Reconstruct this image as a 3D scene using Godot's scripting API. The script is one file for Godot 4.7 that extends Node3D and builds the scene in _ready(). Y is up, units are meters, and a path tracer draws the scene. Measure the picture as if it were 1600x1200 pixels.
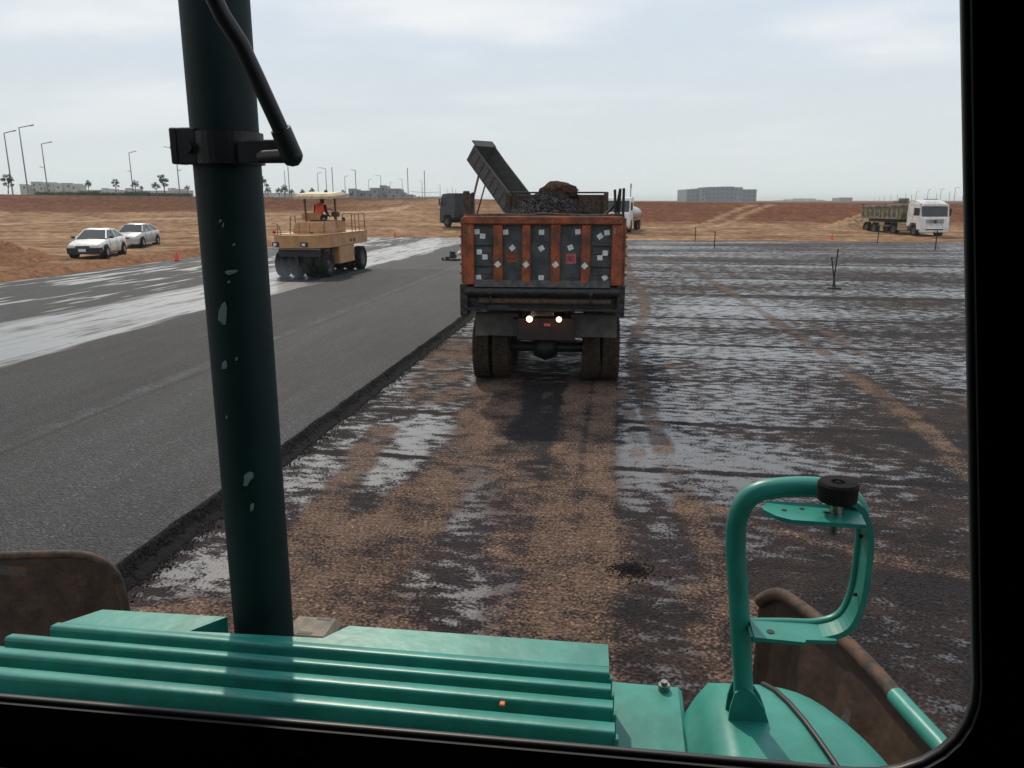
extends Node3D
# A paving site seen out of a paver's cab. x right, y up, -z is the direction of travel; the site is level with y = 0.
const EYE := Vector3(0, 3.0, 0)
const YAW := 7.97
const PITCH := 13.45
var M := {}
var T := {}
var used := {}
var rng := RandomNumberGenerator.new()
var hn := FastNoiseLite.new()

func _ready():
	rng.seed = 7
	hn.seed = 5
	hn.noise_type = FastNoiseLite.TYPE_SIMPLEX_SMOOTH
	hn.frequency = 1.0
	hn.fractal_octaves = 3
	var cam := Camera3D.new()
	cam.name = "camera"
	cam.fov = 53.13
	cam.near = 0.02
	cam.far = 9000.0
	cam.position = EYE
	cam.rotation_degrees = Vector3(-PITCH, YAW, 0)
	add_child(cam)
	var env := Environment.new()
	env.background_mode = Environment.BG_SKY
	env.sky = Sky.new()
	env.sky.sky_material = make_sky()
	env.tonemap_mode = Environment.TONE_MAPPER_LINEAR
	env.tonemap_exposure = 1.12
	env.sdfgi_enabled = true
	env.ssao_enabled = true
	env.ssil_enabled = true
	env.fog_enabled = true
	env.fog_density = 0.0003
	env.volumetric_fog_enabled = true
	env.volumetric_fog_density = 0.0
	env.fog_light_color = Color(0.86, 0.88, 0.88)
	var we := WorldEnvironment.new()
	we.name = "environment"
	we.environment = env
	add_child(we)
	var sun := DirectionalLight3D.new()
	sun.name = "sun"
	sun.light_energy = 0.8
	sun.light_angular_distance = 1.2
	sun.light_color = Color(1.0, 0.95, 0.87)
	sun.shadow_enabled = true
	add_child(sun)
	var to_sun := Vector3(-0.41, 0.0, -0.912) * cos(deg_to_rad(47)) + Vector3(0, sin(deg_to_rad(47)), 0)
	sun.look_at_from_position(to_sun * 50.0, Vector3.ZERO, Vector3.UP)
	materials()
	build_ground()
	build_base()
	build_road()
	build_paver()
	build_dump_truck()
	build_roller()
	build_cars()
	build_far_trucks()
	build_background()
	build_small()

# ---------- sky ----------
func make_sky() -> PanoramaSkyMaterial:
	var w := 2048
	var h := 1024
	var im := Image.create(w, h, false, Image.FORMAT_RGB8)
	var d := PackedByteArray()
	d.resize(w * h * 3)
	var n := FastNoiseLite.new()
	n.seed = 21
	n.noise_type = FastNoiseLite.TYPE_SIMPLEX_SMOOTH
	n.frequency = 0.55
	n.fractal_octaves = 6
	n.fractal_gain = 0.52
	n.domain_warp_enabled = false
	var sd := (Vector3(-0.41, 0.0, -0.912) * cos(deg_to_rad(47)) + Vector3(0, sin(deg_to_rad(47)), 0)).normalized()
	for j in h:
		var el := (0.5 - (j + 0.5) / h) * PI
		var y := sin(el)
		var c := cos(el)
		var k := clampf(y, 0.0, 1.0)
		var base := Vector3(0.72, 0.77, 0.77).lerp(Vector3(0.66, 0.745, 0.84), smoothstep(0.0, 0.26, k)).lerp(Vector3(0.46, 0.56, 0.70), smoothstep(0.3, 1.0, k))
		var at := j * w * 3
		for i in w:
			var col := Vector3(0.62, 0.63, 0.6)
			if y > 0.0:
				var az := ((i + 0.5) / w - 0.5) * TAU
				var v := Vector3(sin(az) * c, y, -cos(az) * c)
				var p := Vector2(v.x, v.z) / (y + 0.13)
				var f := n.get_noise_2d(p.x * 1.1 + 3.0, p.y * 1.9) * 0.5 + 0.5
				var f2 := n.get_noise_2d(p.x * 0.4 - 9.0, p.y * 0.5 + 4.0) * 0.5 + 0.5
				var cloud := smoothstep(0.42, 0.78, f * 0.6 + f2 * 0.5) * smoothstep(0.0, 0.2, k)
				col = base.lerp(Vector3(0.91, 0.93, 0.94), cloud * 0.9)
				var g := v.dot(sd)
				col *= 0.9 + 0.22 * pow(maxf(0.0, g * 0.5 + 0.5), 3.0)
			var o := at + i * 3
			d[o] = int(255.0 * pow(minf(col.x, 1.0), 0.4545))
			d[o + 1] = int(255.0 * pow(minf(col.y, 1.0), 0.4545))
			d[o + 2] = int(255.0 * pow(minf(col.z, 1.0), 0.4545))
	im.set_data(w, h, false, Image.FORMAT_RGB8, d)
	var m := PanoramaSkyMaterial.new()
	m.panorama = ImageTexture.create_from_image(im)
	return m

# ---------- a pixel of the photograph as a direction, and where it meets a height or a depth ----------
func look(px: float, py: float) -> Vector3:
	var b := Basis.from_euler(Vector3(deg_to_rad(-PITCH), deg_to_rad(YAW), 0))
	return b * Vector3(px - 800.0, 600.0 - py, -1200.0) / 1200.0
func at_height(px: float, py: float, y := 0.0) -> Vector3:
	var d := look(px, py)
	return EYE + d * ((y - EYE.y) / d.y)
func at_depth(px: float, py: float, depth: float) -> Vector3:
	return EYE + look(px, py) * depth
func at_z(px: float, py: float, z: float) -> Vector3:
	var d := look(px, py)
	return EYE + d * (z / d.z)

# ---------- scene helpers ----------
func numbered(called: String) -> String:
	used[called] = used.get(called, 0) + 1
	return called if used[called] == 1 else "%s_%03d" % [called, used[called] - 1]
func tag(o, label: String, category: String, group := "") -> void:
	o.set_meta("label", label)
	o.set_meta("category", category)
	if group:
		o.set_meta("group", group)
func thing(called: String, label: String, category: String, at := Vector3.ZERO, turn := 0.0, group := "") -> Node3D:
	var o := Node3D.new()
	o.name = numbered(called)
	add_child(o)
	o.position = at
	o.rotation.y = turn
	tag(o, label, category, group)
	return o
func copy(o: Node3D, label: String, at: Vector3, turn := 0.0, size := 1.0) -> Node3D:
	var c: Node3D = o.duplicate()
	c.name = numbered(str(o.name).rstrip("0123456789").trim_suffix("_"))
	add_child(c)
	c.position = at
	c.rotation.y = turn
	c.scale = Vector3.ONE * size
	c.set_meta("label", label)
	return c
func S() -> SurfaceTool:
	var st := SurfaceTool.new()
	st.begin(Mesh.PRIMITIVE_TRIANGLES)
	st.set_smooth_group(-1)
	return st
func put(st: SurfaceTool, called: String, m: Material, parent: Node = null, at := Vector3.ZERO) -> MeshInstance3D:
	st.generate_normals()
	var o := MeshInstance3D.new()
	o.mesh = st.commit()
	o.material_override = m
	o.position = at
	if parent == null:
		o.name = numbered(called)
		add_child(o)
	else:
		o.name = called
		parent.add_child(o, true)
	return o
func share(mesh: Mesh, called: String, m: Material, parent: Node, t: Transform3D) -> MeshInstance3D:
	var o := MeshInstance3D.new()
	o.mesh = mesh
	o.material_override = m
	o.transform = t
	o.name = called
	parent.add_child(o, true)
	return o

# ---------- shapes ----------
func tri(st: SurfaceTool, a: Vector3, b: Vector3, c: Vector3, away: Vector3) -> void:
	var n := (a - c).cross(a - b)
	st.add_vertex(a)
	if n.dot((a + b + c) / 3.0 - away) < 0.0:
		st.add_vertex(c)
		st.add_vertex(b)
	else:
		st.add_vertex(b)
		st.add_vertex(c)
func quad(st: SurfaceTool, a: Vector3, b: Vector3, c: Vector3, d: Vector3, away: Vector3) -> void:
	tri(st, a, b, c, away)
	tri(st, a, c, d, away)
func box(st: SurfaceTool, c: Vector3, s: Vector3, bevel := 0.0, q := Basis.IDENTITY) -> void:
	st.set_smooth_group(-1)
	var h := s * 0.5
	var e := minf(bevel, minf(h.x, minf(h.y, h.z)) * 0.6)
	var p := func(ax: int, sg: Vector3) -> Vector3:
		var v := Vector3(h.x - e, h.y - e, h.z - e)
		v[ax] = h[ax]
		return c + q * (v * sg)
	for ax in 3:
		var u := (ax + 1) % 3
		var w := (ax + 2) % 3
		for sa in [-1.0, 1.0]:
			var pts := []
			for k in [[-1.0, -1.0], [1.0, -1.0], [1.0, 1.0], [-1.0, 1.0]]:
				var sg := Vector3.ZERO
				sg[ax] = sa
				sg[u] = k[0]
				sg[w] = k[1]
				pts.append(p.call(ax, sg))
			quad(st, pts[0], pts[1], pts[2], pts[3], c)
			if e > 0.0:
				for su in [-1.0, 1.0]:
					var s1 := Vector3.ZERO
					s1[ax] = sa
					s1[u] = su
					s1[w] = -1.0
					var s2 := s1
					s2[w] = 1.0
					quad(st, p.call(ax, s1), p.call(u, s1), p.call(u, s2), p.call(ax, s2), c)
	if e > 0.0:
		for x in [-1.0, 1.0]:
			for y in [-1.0, 1.0]:
				for z in [-1.0, 1.0]:
					var sg := Vector3(x, y, z)
					tri(st, p.call(0, sg), p.call(1, sg), p.call(2, sg), c)
func tube(st: SurfaceTool, pts: Array, r: float, n := 10, r1 := -1.0, caps := true) -> void:
	var rings := []
	var side := Vector3.ZERO
	for i in pts.size():
		var a: Vector3 = pts[maxi(i - 1, 0)]
		var b: Vector3 = pts[mini(i + 1, pts.size() - 1)]
		var d := (b - a).normalized()
		if side == Vector3.ZERO:
			side = d.cross(Vector3.UP if absf(d.y) < 0.9 else Vector3.RIGHT).normalized()
		side = (side - d * side.dot(d)).normalized()
		var up := side.cross(d)
		var rr := r if r1 < 0.0 else lerpf(r, r1, float(i) / (pts.size() - 1))
		var ring := []
		for k in n:
			var t := TAU * k / n
			ring.append(pts[i] + (side * cos(t) + up * sin(t)) * rr)
		rings.append(ring)
	st.set_smooth_group(1)
	for i in rings.size() - 1:
		var mid: Vector3 = (pts[i] + pts[i + 1]) * 0.5
		for k in n:
			var k2 := (k + 1) % n
			quad(st, rings[i][k], rings[i][k2], rings[i + 1][k2], rings[i + 1][k], mid)
	st.set_smooth_group(-1)
	if caps:
		for e in [0, pts.size() - 1]:
			var inside: Vector3 = pts[1] if e == 0 else pts[e - 1]
			for k in n:
				tri(st, pts[e], rings[e][k], rings[e][(k + 1) % n], inside)
func cyl(st: SurfaceTool, a: Vector3, b: Vector3, r: float, n := 12, r1 := -1.0) -> void:
	tube(st, [a, b], r, n, r1)
# rings of points joined in order; smooth
func loft(st: SurfaceTool, rings: Array, closed := true, group := 1, capped := false) -> void:
	st.set_smooth_group(group)
	for i in rings.size() - 1:
		var n: int = rings[i].size()
		var mid := Vector3.ZERO
		for k in n:
			mid += (rings[i][k] + rings[i + 1][k]) / (2.0 * n)
		for k in (n if closed else n - 1):
			var k2 := (k + 1) % n
			quad(st, rings[i][k], rings[i][k2], rings[i + 1][k2], rings[i + 1][k], mid)
	st.set_smooth_group(-1)
	if capped:
		for e in [0, rings.size() - 1]:
			var r: Array = rings[e]
			var o: Array = rings[1] if e == 0 else rings[e - 1]
			var mid := Vector3.ZERO
			var away := Vector3.ZERO
			for k in r.size():
				mid += r[k] / r.size()
				away += o[k] / r.size()
			for k in r.size():
				tri(st, mid, r[k], r[(k + 1) % r.size()], away)
# profile of (radius, along) spun about an axis
func lathe(st: SurfaceTool, prof: Array, n: int, at: Vector3, axis: Vector3, smooth := true) -> void:
	var u := axis.cross(Vector3.UP if absf(axis.y) < 0.9 else Vector3.RIGHT).normalized()
	var v := u.cross(axis)
	st.set_smooth_group(2 if smooth else -1)
	var mid_al := 0.0
	for p in prof:
		mid_al += p.y / prof.size()
	for i in prof.size() - 1:
		for k in n:
			var t0 := TAU * k / n
			var t1 := TAU * (k + 1) / n
			var e0 := u * cos(t0) + v * sin(t0)
			var e1 := u * cos(t1) + v * sin(t1)
			var p: Vector2 = prof[i]
			var q: Vector2 = prof[i + 1]
			# outward side from the direction the profile runs
			var along := (q - p).normalized()
			var nor := (e0 + e1).normalized() * along.y - axis * along.x
			var a := at + e0 * p.x + axis * p.y
			var b := at + e1 * p.x + axis * p.y
			var c := at + e1 * q.x + axis * q.y
			var d := at + e0 * q.x + axis * q.y
			var mid := (a + b + c + d) * 0.25
			if p.x > 0.0001:
				tri(st, a, b, c, mid - nor)
			if q.x > 0.0001:
				tri(st, a, c, d, mid - nor)
	st.set_smooth_group(-1)
# outline (x,y) pushed through depth along z
func prism(st: SurfaceTool, poly: PackedVector2Array, z0: float, z1: float, t := Transform3D.IDENTITY) -> void:
	st.set_smooth_group(-1)
	var idx := Geometry2D.triangulate_polygon(poly)
	var mid := (z0 + z1) * 0.5
	for i in range(0, idx.size(), 3):
		for z in [z0, z1]:
			var a := Vector3(poly[idx[i]].x, poly[idx[i]].y, z)
			var b := Vector3(poly[idx[i + 1]].x, poly[idx[i + 1]].y, z)
			var c := Vector3(poly[idx[i + 2]].x, poly[idx[i + 2]].y, z)
			tri(st, t * a, t * b, t * c, t * ((a + b + c) / 3.0 * Vector3(1, 1, 0) + Vector3(0, 0, mid)))
	var ccw := 0.0
	for i in poly.size():
		ccw += poly[i].cross(poly[(i + 1) % poly.size()])
	for i in poly.size():
		var p := poly[i]
		var q := poly[(i + 1) % poly.size()]
		var nn := Vector2(q.y - p.y, p.x - q.x) * signf(ccw)
		var m := Vector3((p.x + q.x) * 0.5 - nn.x, (p.y + q.y) * 0.5 - nn.y, mid)
		quad(st, t * Vector3(p.x, p.y, z0), t * Vector3(q.x, q.y, z0), t * Vector3(q.x, q.y, z1), t * Vector3(p.x, p.y, z1), t * m)
func bx(called: String, m: Material, parent: Node, c: Vector3, s: Vector3, bevel := 0.006, q := Basis.IDENTITY) -> MeshInstance3D:
	var st := S()
	box(st, c, s, bevel, q)
	return put(st, called, m, parent)
func rod(called: String, m: Material, parent: Node, pts: Array, r: float, n := 8) -> MeshInstance3D:
	var st := S()
	tube(st, pts, r, n)
	return put(st, called, m, parent)
func smooth_path(pts: Array, steps := 6) -> Array:
	var out := []
	for i in pts.size() - 1:
		var p0: Vector3 = pts[maxi(i - 1, 0)]
		var p1: Vector3 = pts[i]
		var p2: Vector3 = pts[i + 1]
		var p3: Vector3 = pts[mini(i + 2, pts.size() - 1)]
		for k in steps:
			out.append(p1.cubic_interpolate(p2, p0, p3, float(k) / steps))
	out.append(pts[-1])
	return out
func wheel(called: String, parent: Node, at: Vector3, r: float, w: float, rim_m: Material, tyre_m: Material = null, out := 1.0, lugs := false) -> Node3D:
	var o := Node3D.new()
	o.name = called
	o.position = at
	parent.add_child(o, true)
	var st := S()
	var h := w * 0.5
	lathe(st, [Vector2(r * 0.56, -h * 0.8), Vector2(r * 0.72, -h), Vector2(r * 0.9, -h * 0.98), Vector2(r * 0.985, -h * 0.86), Vector2(r, -h * 0.62), Vector2(r, -h * 0.3), Vector2(r * 0.975, -h * 0.27), Vector2(r * 0.975, -h * 0.2), Vector2(r, -h * 0.17), Vector2(r, h * 0.17), Vector2(r * 0.975, h * 0.2), Vector2(r * 0.975, h * 0.27), Vector2(r, h * 0.3), Vector2(r, h * 0.62), Vector2(r * 0.985, h * 0.86), Vector2(r * 0.9, h * 0.98), Vector2(r * 0.72, h), Vector2(r * 0.56, h * 0.8)], 32, Vector3.ZERO, Vector3.RIGHT)
	if lugs:
		for k in 44:
			var a := TAU * k / 44.0
			for s in [-1.0, 1.0]:
				var q := Basis(Vector3.RIGHT, a + (0.04 if s > 0 else 0.0))
				box(st, q * Vector3(s * h * 0.62, r + 0.004, 0), Vector3(h * 0.56, 0.022, TAU * r / 44.0 * 0.62), 0.0, q)
				box(st, q * Vector3(s * h * 0.16, r + 0.003, 0.01), Vector3(h * 0.26, 0.018, TAU * r / 44.0 * 0.7), 0.0, q)
	put(st, "tyre", tyre_m if tyre_m else M.rubber, o)
	st = S()
	lathe(st, [Vector2(r * 0.6, h * 0.78 * out), Vector2(r * 0.56, h * 0.86 * out), Vector2(r * 0.5, h * 0.5 * out), Vector2(r * 0.3, h * 0.42 * out), Vector2(r * 0.22, h * 0.66 * out), Vector2(0.0, h * 0.7 * out)], 20, Vector3.ZERO, Vector3.RIGHT)
	lathe(st, [Vector2(r * 0.58, -h * 0.78 * out), Vector2(r * 0.4, -h * 0.3 * out), Vector2(0.0, -h * 0.25 * out)], 16, Vector3.ZERO, Vector3.RIGHT)
	for k in 8:
		var a := TAU * k / 8.0
		var p := Vector3(0, cos(a), sin(a)) * r * 0.36
		cyl(st, p + Vector3(h * 0.4 * out, 0, 0), p + Vector3(h * 0.55 * out, 0, 0), r * 0.035, 5)
	put(st, "rim", rim_m, o)
	return o

# ---------- textures and materials ----------
func noise(f: float, oct := 4, sd := 1, kind := FastNoiseLite.TYPE_SIMPLEX_SMOOTH) -> FastNoiseLite:
	var n := FastNoiseLite.new()
	n.seed = sd
	n.noise_type = kind
	n.frequency = f
	n.fractal_octaves = oct
	return n
# a grey tile between two brightnesses: coarse blotches and fine grain together
func tile(size: int, coarse: float, fine: float, lo: float, hi: float, sd: int, tint := Color(1, 1, 1), specks := 0.0) -> ImageTexture:
	var a := noise(coarse, 5, sd).get_seamless_image(size, size, false, false, 0.15, true)
	var b := noise(fine, 3, sd + 1).get_seamless_image(size, size, false, false, 0.1, true)
	a.convert(Image.FORMAT_L8)
	b.convert(Image.FORMAT_L8)
	var da := a.get_data()
	var db := b.get_data()
	var out := PackedByteArray()
	out.resize(size * size * 3)
	for i in size * size:
		var v := da[i] / 255.0 * 0.65 + db[i] / 255.0 * 0.35
		var k := lerpf(lo, hi, smoothstep(0.2, 0.8, v))
		if specks > 0.0 and db[i] > 255.0 * (1.0 - specks):
			k *= 0.55
		# dusty places take the tint
		var t := smoothstep(0.5, 0.85, da[i] / 255.0)
		out[i * 3] = int(255.0 * clampf(k * lerpf(1.0, tint.r, t), 0, 1))
		out[i * 3 + 1] = int(255.0 * clampf(k * lerpf(1.0, tint.g, t), 0, 1))
		out[i * 3 + 2] = int(255.0 * clampf(k * lerpf(1.0, tint.b, t), 0, 1))
	return ImageTexture.create_from_image(Image.create_from_data(size, size, false, Image.FORMAT_RGB8, out))
func bump(size: int, f: float, oct: int, strength: float, sd: int) -> ImageTexture:
	var a := noise(f, oct, sd).get_seamless_image(size, size, false, false, 0.1, true)
	a.convert(Image.FORMAT_RGBA8)
	a.bump_map_to_normal_map(strength)
	return ImageTexture.create_from_image(a)
# albedo given in linear values
func mat(key: String, r: float, g: float, b: float, rough := 0.6, metal := 0.0, tex := "", scale := 1.0, norm := "", nscale := 0.5) -> StandardMaterial3D:
	var m := StandardMaterial3D.new()
	m.resource_name = key
	m.albedo_color = Color(r, g, b).linear_to_srgb()
	m.roughness = rough
	m.metallic = metal
	if tex:
		m.albedo_texture = T[tex]
	if norm:
		m.normal_enabled = true
		m.normal_texture = T[norm]
		m.normal_scale = nscale
	if tex or norm:
		m.uv1_triplanar = true
		m.uv1_scale = Vector3.ONE * scale
	M[key] = m
	return m
func materials() -> void:
	T.grime = tile(512, 0.008, 0.06, 0.55, 1.0, 11, Color(1.0, 0.93, 0.84))
	T.dust = tile(512, 0.012, 0.09, 0.7, 1.0, 31, Color(1.0, 0.95, 0.88))
	T.light = tile(256, 0.012, 0.05, 0.86, 1.0, 41)
	T.rust = tile(512, 0.014, 0.12, 0.35, 1.0, 51, Color(1.0, 0.72, 0.5), 0.2)
	T.grain = bump(512, 0.09, 3, 6.0, 61)
	T.lump = bump(256, 0.03, 4, 8.0, 71)
	mat("paver_green", 0.026, 0.25, 0.20, 0.38, 0.0, "light", 1.3, "lump", 0.04)
	M.paver_green.clearcoat_enabled = false
	mat("post_green", 0.005, 0.019, 0.019, 0.62, 0.0, "light", 2.0)
	M.post_green.metallic_specular = 0.35
	mat("chip", 0.16, 0.2, 0.19, 0.8)
	mat("black_metal", 0.014, 0.015, 0.018, 0.5, 0.0, "grime", 1.5)
	mat("cab_dark", 0.012, 0.014, 0.02, 0.7, 0.0, "grime", 2.0)
	mat("seal", 0.03, 0.03, 0.032, 0.45)
	mat("rust_brown", 0.075, 0.043, 0.026, 0.7, 0.2, "dust", 1.0, "lump", 0.2)
	mat("tan_metal", 0.2, 0.165, 0.125, 0.7, 0.0, "dust", 2.0)
	mat("steel", 0.35, 0.35, 0.35, 0.35, 0.9, "dust", 3.0)
	mat("rubber", 0.022, 0.021, 0.021, 0.85, 0.0, "dust", 2.0)
	mat("dusty_rubber", 0.058, 0.043, 0.032, 0.95, 0.0, "dust", 1.1, "grain", 0.6)
	mat("flap", 0.09, 0.085, 0.078, 0.85, 0.0, "dust", 0.8)
	mat("truck_orange", 0.30, 0.068, 0.014, 0.6, 0.0, "grime", 0.7, "lump", 0.08)
	mat("panel_grey", 0.05, 0.066, 0.07, 0.6, 0.0, "grime", 0.8, "lump", 0.08)
	mat("ledge_grey", 0.10, 0.105, 0.108, 0.7, 0.0, "rust", 0.9)
	mat("tar_black", 0.012, 0.012, 0.014, 0.55, 0.0, "rust", 1.2, "lump", 0.5)
	mat("rusty_tube", 0.13, 0.09, 0.06, 0.8, 0.1, "rust", 1.7)
	mat("maroon", 0.022, 0.008, 0.010, 0.7, 0.0, "rust", 1.2)
	mat("sticker", 0.62, 0.63, 0.62, 0.5, 0.0, "light", 5.0)
	mat("sticker_red", 0.42, 0.1, 0.1, 0.6, 0.0, "light", 5.0)
	mat("sticker_orange", 0.36, 0.08, 0.015, 0.6, 0.0, "rust", 3.0)
	mat("red_ink", 0.16, 0.008, 0.02, 0.6)
	mat("plate", 0.22, 0.21, 0.19, 0.6, 0.0, "rust", 4.0)
	mat("ink", 0.012, 0.012, 0.014, 0.6)
	mat("asphalt_load", 0.009, 0.0095, 0.013, 0.85, 0.0, "dust", 4.0)
	M.asphalt_load.metallic_specular = 0.28
	mat("canvas", 0.10, 0.062, 0.045, 0.95, 0.0, "rust", 1.2, "lump", 0.6)
	mat("roller_tan", 0.43, 0.215, 0.085, 0.55, 0.0, "light", 0.8)
	mat("canopy_cream", 0.62, 0.5, 0.32, 0.6, 0.0, "dust", 0.8)
	mat("rail_brown", 0.12, 0.055, 0.03, 0.6, 0.0, "dust", 2.0)
	mat("car_white", 0.72, 0.7, 0.66, 0.3, 0.0, "light", 0.8)
	M.car_white.clearcoat_enabled = true
	mat("car_silver", 0.5, 0.5, 0.5, 0.32, 0.35, "light", 0.8)
	mat("car_black", 0.012, 0.013, 0.016, 0.5)
	mat("glass_dark", 0.02, 0.025, 0.028, 0.06)
	mat("rim_grey", 0.3, 0.3, 0.3, 0.4, 0.6)
	mat("rim_dusty", 0.2, 0.17, 0.14, 0.7, 0.1, "rust", 2.0)
	mat("lens", 0.6, 0.6, 0.58, 0.12)
	mat("lens_orange", 0.6, 0.16, 0.03, 0.25)
	mat("lens_red", 0.4, 0.02, 0.015, 0.25)
	mat("truck_white", 0.72, 0.70, 0.66, 0.4, 0.0, "light", 0.6)
	mat("tipper_olive", 0.26, 0.225, 0.155, 0.75, 0.0, "grime", 0.4)
	mat("fairing_tan", 0.42, 0.28, 0.15, 0.6, 0.0, "dust", 0.6)
	mat("truck_navy", 0.018, 0.022, 0.034, 0.35, 0.0, "light", 0.8)
	mat("bed_grey", 0.06, 0.06, 0.058, 0.7, 0.0, "grime", 0.5)
	mat("tank_grey", 0.45, 0.46, 0.42, 0.4, 0.0, "dust", 0.5)
	mat("cone_orange", 0.75, 0.09, 0.03, 0.6, 0.0, "light", 2.0)
	mat("stake", 0.03, 0.024, 0.022, 0.8, 0.0, "rust", 4.0)
	mat("pole_grey", 0.2, 0.21, 0.22, 0.5, 0.3)
	mat("wall_cream", 0.42, 0.4, 0.35, 0.9, 0.0, "light", 0.05)
	mat("wall_grey", 0.2, 0.21, 0.21, 0.9, 0.0, "light", 0.05)
	mat("wall_pale", 0.5, 0.48, 0.44, 0.9, 0.0, "light", 0.05)
	mat("glass_far", 0.05, 0.075, 0.095, 0.25)
	mat("glass_block", 0.08, 0.11, 0.13, 0.35)
	mat("leaf", 0.06, 0.09, 0.04, 0.8)
	mat("leaf_dull", 0.08, 0.095, 0.055, 0.8)
	mat("bark", 0.09, 0.07, 0.05, 0.95, 0.0, "rust", 2.0)
	mat("skin", 0.09, 0.05, 0.035, 0.6)
	mat("vest", 0.75, 0.1, 0.03, 0.8)
	mat("shirt_dark", 0.012, 0.014, 0.02, 0.9)
	mat("cap_black", 0.01, 0.01, 0.012, 0.9)
	mat("jerrycan", 0.7, 0.68, 0.62, 0.5)
	mat("soil", 0.27, 0.135, 0.075, 0.95, 0.0, "dust", 0.5, "lump", 1.0)
	mat("soil_pale", 0.42, 0.27, 0.16, 0.95, 0.0, "dust", 0.4, "lump", 1.0)
	for k in ["soil", "soil_pale", "canvas", "dusty_rubber", "rubber"]:
		M[k].metallic_specular = 0.2
	var lamp := mat("lamp_glow", 1.0, 0.85, 0.7, 0.3)
	lamp.emission_enabled = true
	lamp.emission = Color(1.0, 0.82, 0.66)
	lamp.emission_energy_multiplier = 2.0

# ---------- terrain ----------
func pw(v: float, pts: Array) -> float:
	if v <= pts[0][0]:
		return pts[0][1]
	for i in pts.size() - 1:
		if v <= pts[i + 1][0]:
			var t: float = (v - pts[i][0]) / (pts[i + 1][0] - pts[i][0])
			return lerpf(pts[i][1], pts[i + 1][1], t)
	return pts[-1][1]
func crest(x: float) -> float:
	return pw(x, [[-140.0, 4.3], [-89.0, 3.75], [-30.0, 3.3], [0.0, 2.78], [60.0, 2.35], [140.0, 2.0]])
func terrain(x: float, z: float) -> float:
	var far := -z
	var left := smoothstep(-2.0, -26.0, x)
	var c := crest(x)
	# right: flat, a sandy apron, then one long face; left: a long rise and a steep cut at its top
	var right_h := pw(far, [[61.0, 0.0], [66.0, 0.08], [80.0, 0.4], [85.0, 0.62], [104.0, c], [119.0, c + 0.02], [150.0, 2.0], [4000.0, 1.0]])
	var left_h := pw(far, [[46.0, 0.0], [62.0, 0.25], [80.0, 0.9], [95.0, 1.5], [99.0, 1.75], [106.0, c], [121.0, c + 0.02], [150.0, 2.6], [4000.0, 1.0]])
	if x > -26.0:
		left_h = pw(far, [[61.0, 0.0], [70.0, 0.4], [80.0, 0.9], [98.0, 2.6], [105.0, c], [120.0, c + 0.02], [150.0, 2.3], [4000.0, 1.0]])
	var h := lerpf(right_h, left_h, left)
	var rough := 0.0
	if far > 20.0 and far < 104.0:
		rough = hn.get_noise_2d(x * 0.12, z * 0.3) * 0.1 + hn.get_noise_2d(x * 0.5, z * 0.9) * 0.05
		rough *= smoothstep(60.5, 66.0, far) if x > -22.5 else smoothstep(-22.5, -25.0, x)
	if x < -33.0 and far > 50.0 and far < 97.0:
		var q := far - (x + 35.0) * 0.85
		rough += 0.22 * pow(absf(hn.get_noise_2d(q * 0.22, x * 0.012 + 30.0)), 0.7) * smoothstep(50.0, 56.0, far) * smoothstep(-33.0, -38.0, x)
	# the pit bank at the far left
	var bank := smoothstep(-66.0, -92.0, x) * smoothstep(60.0, 80.0, far) * (1.0 - smoothstep(98.0, 108.0, far))
	h += bank * 1.3
	if x > -22.3 and far < 60.8:
		return -0.03
	return h + rough
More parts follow.
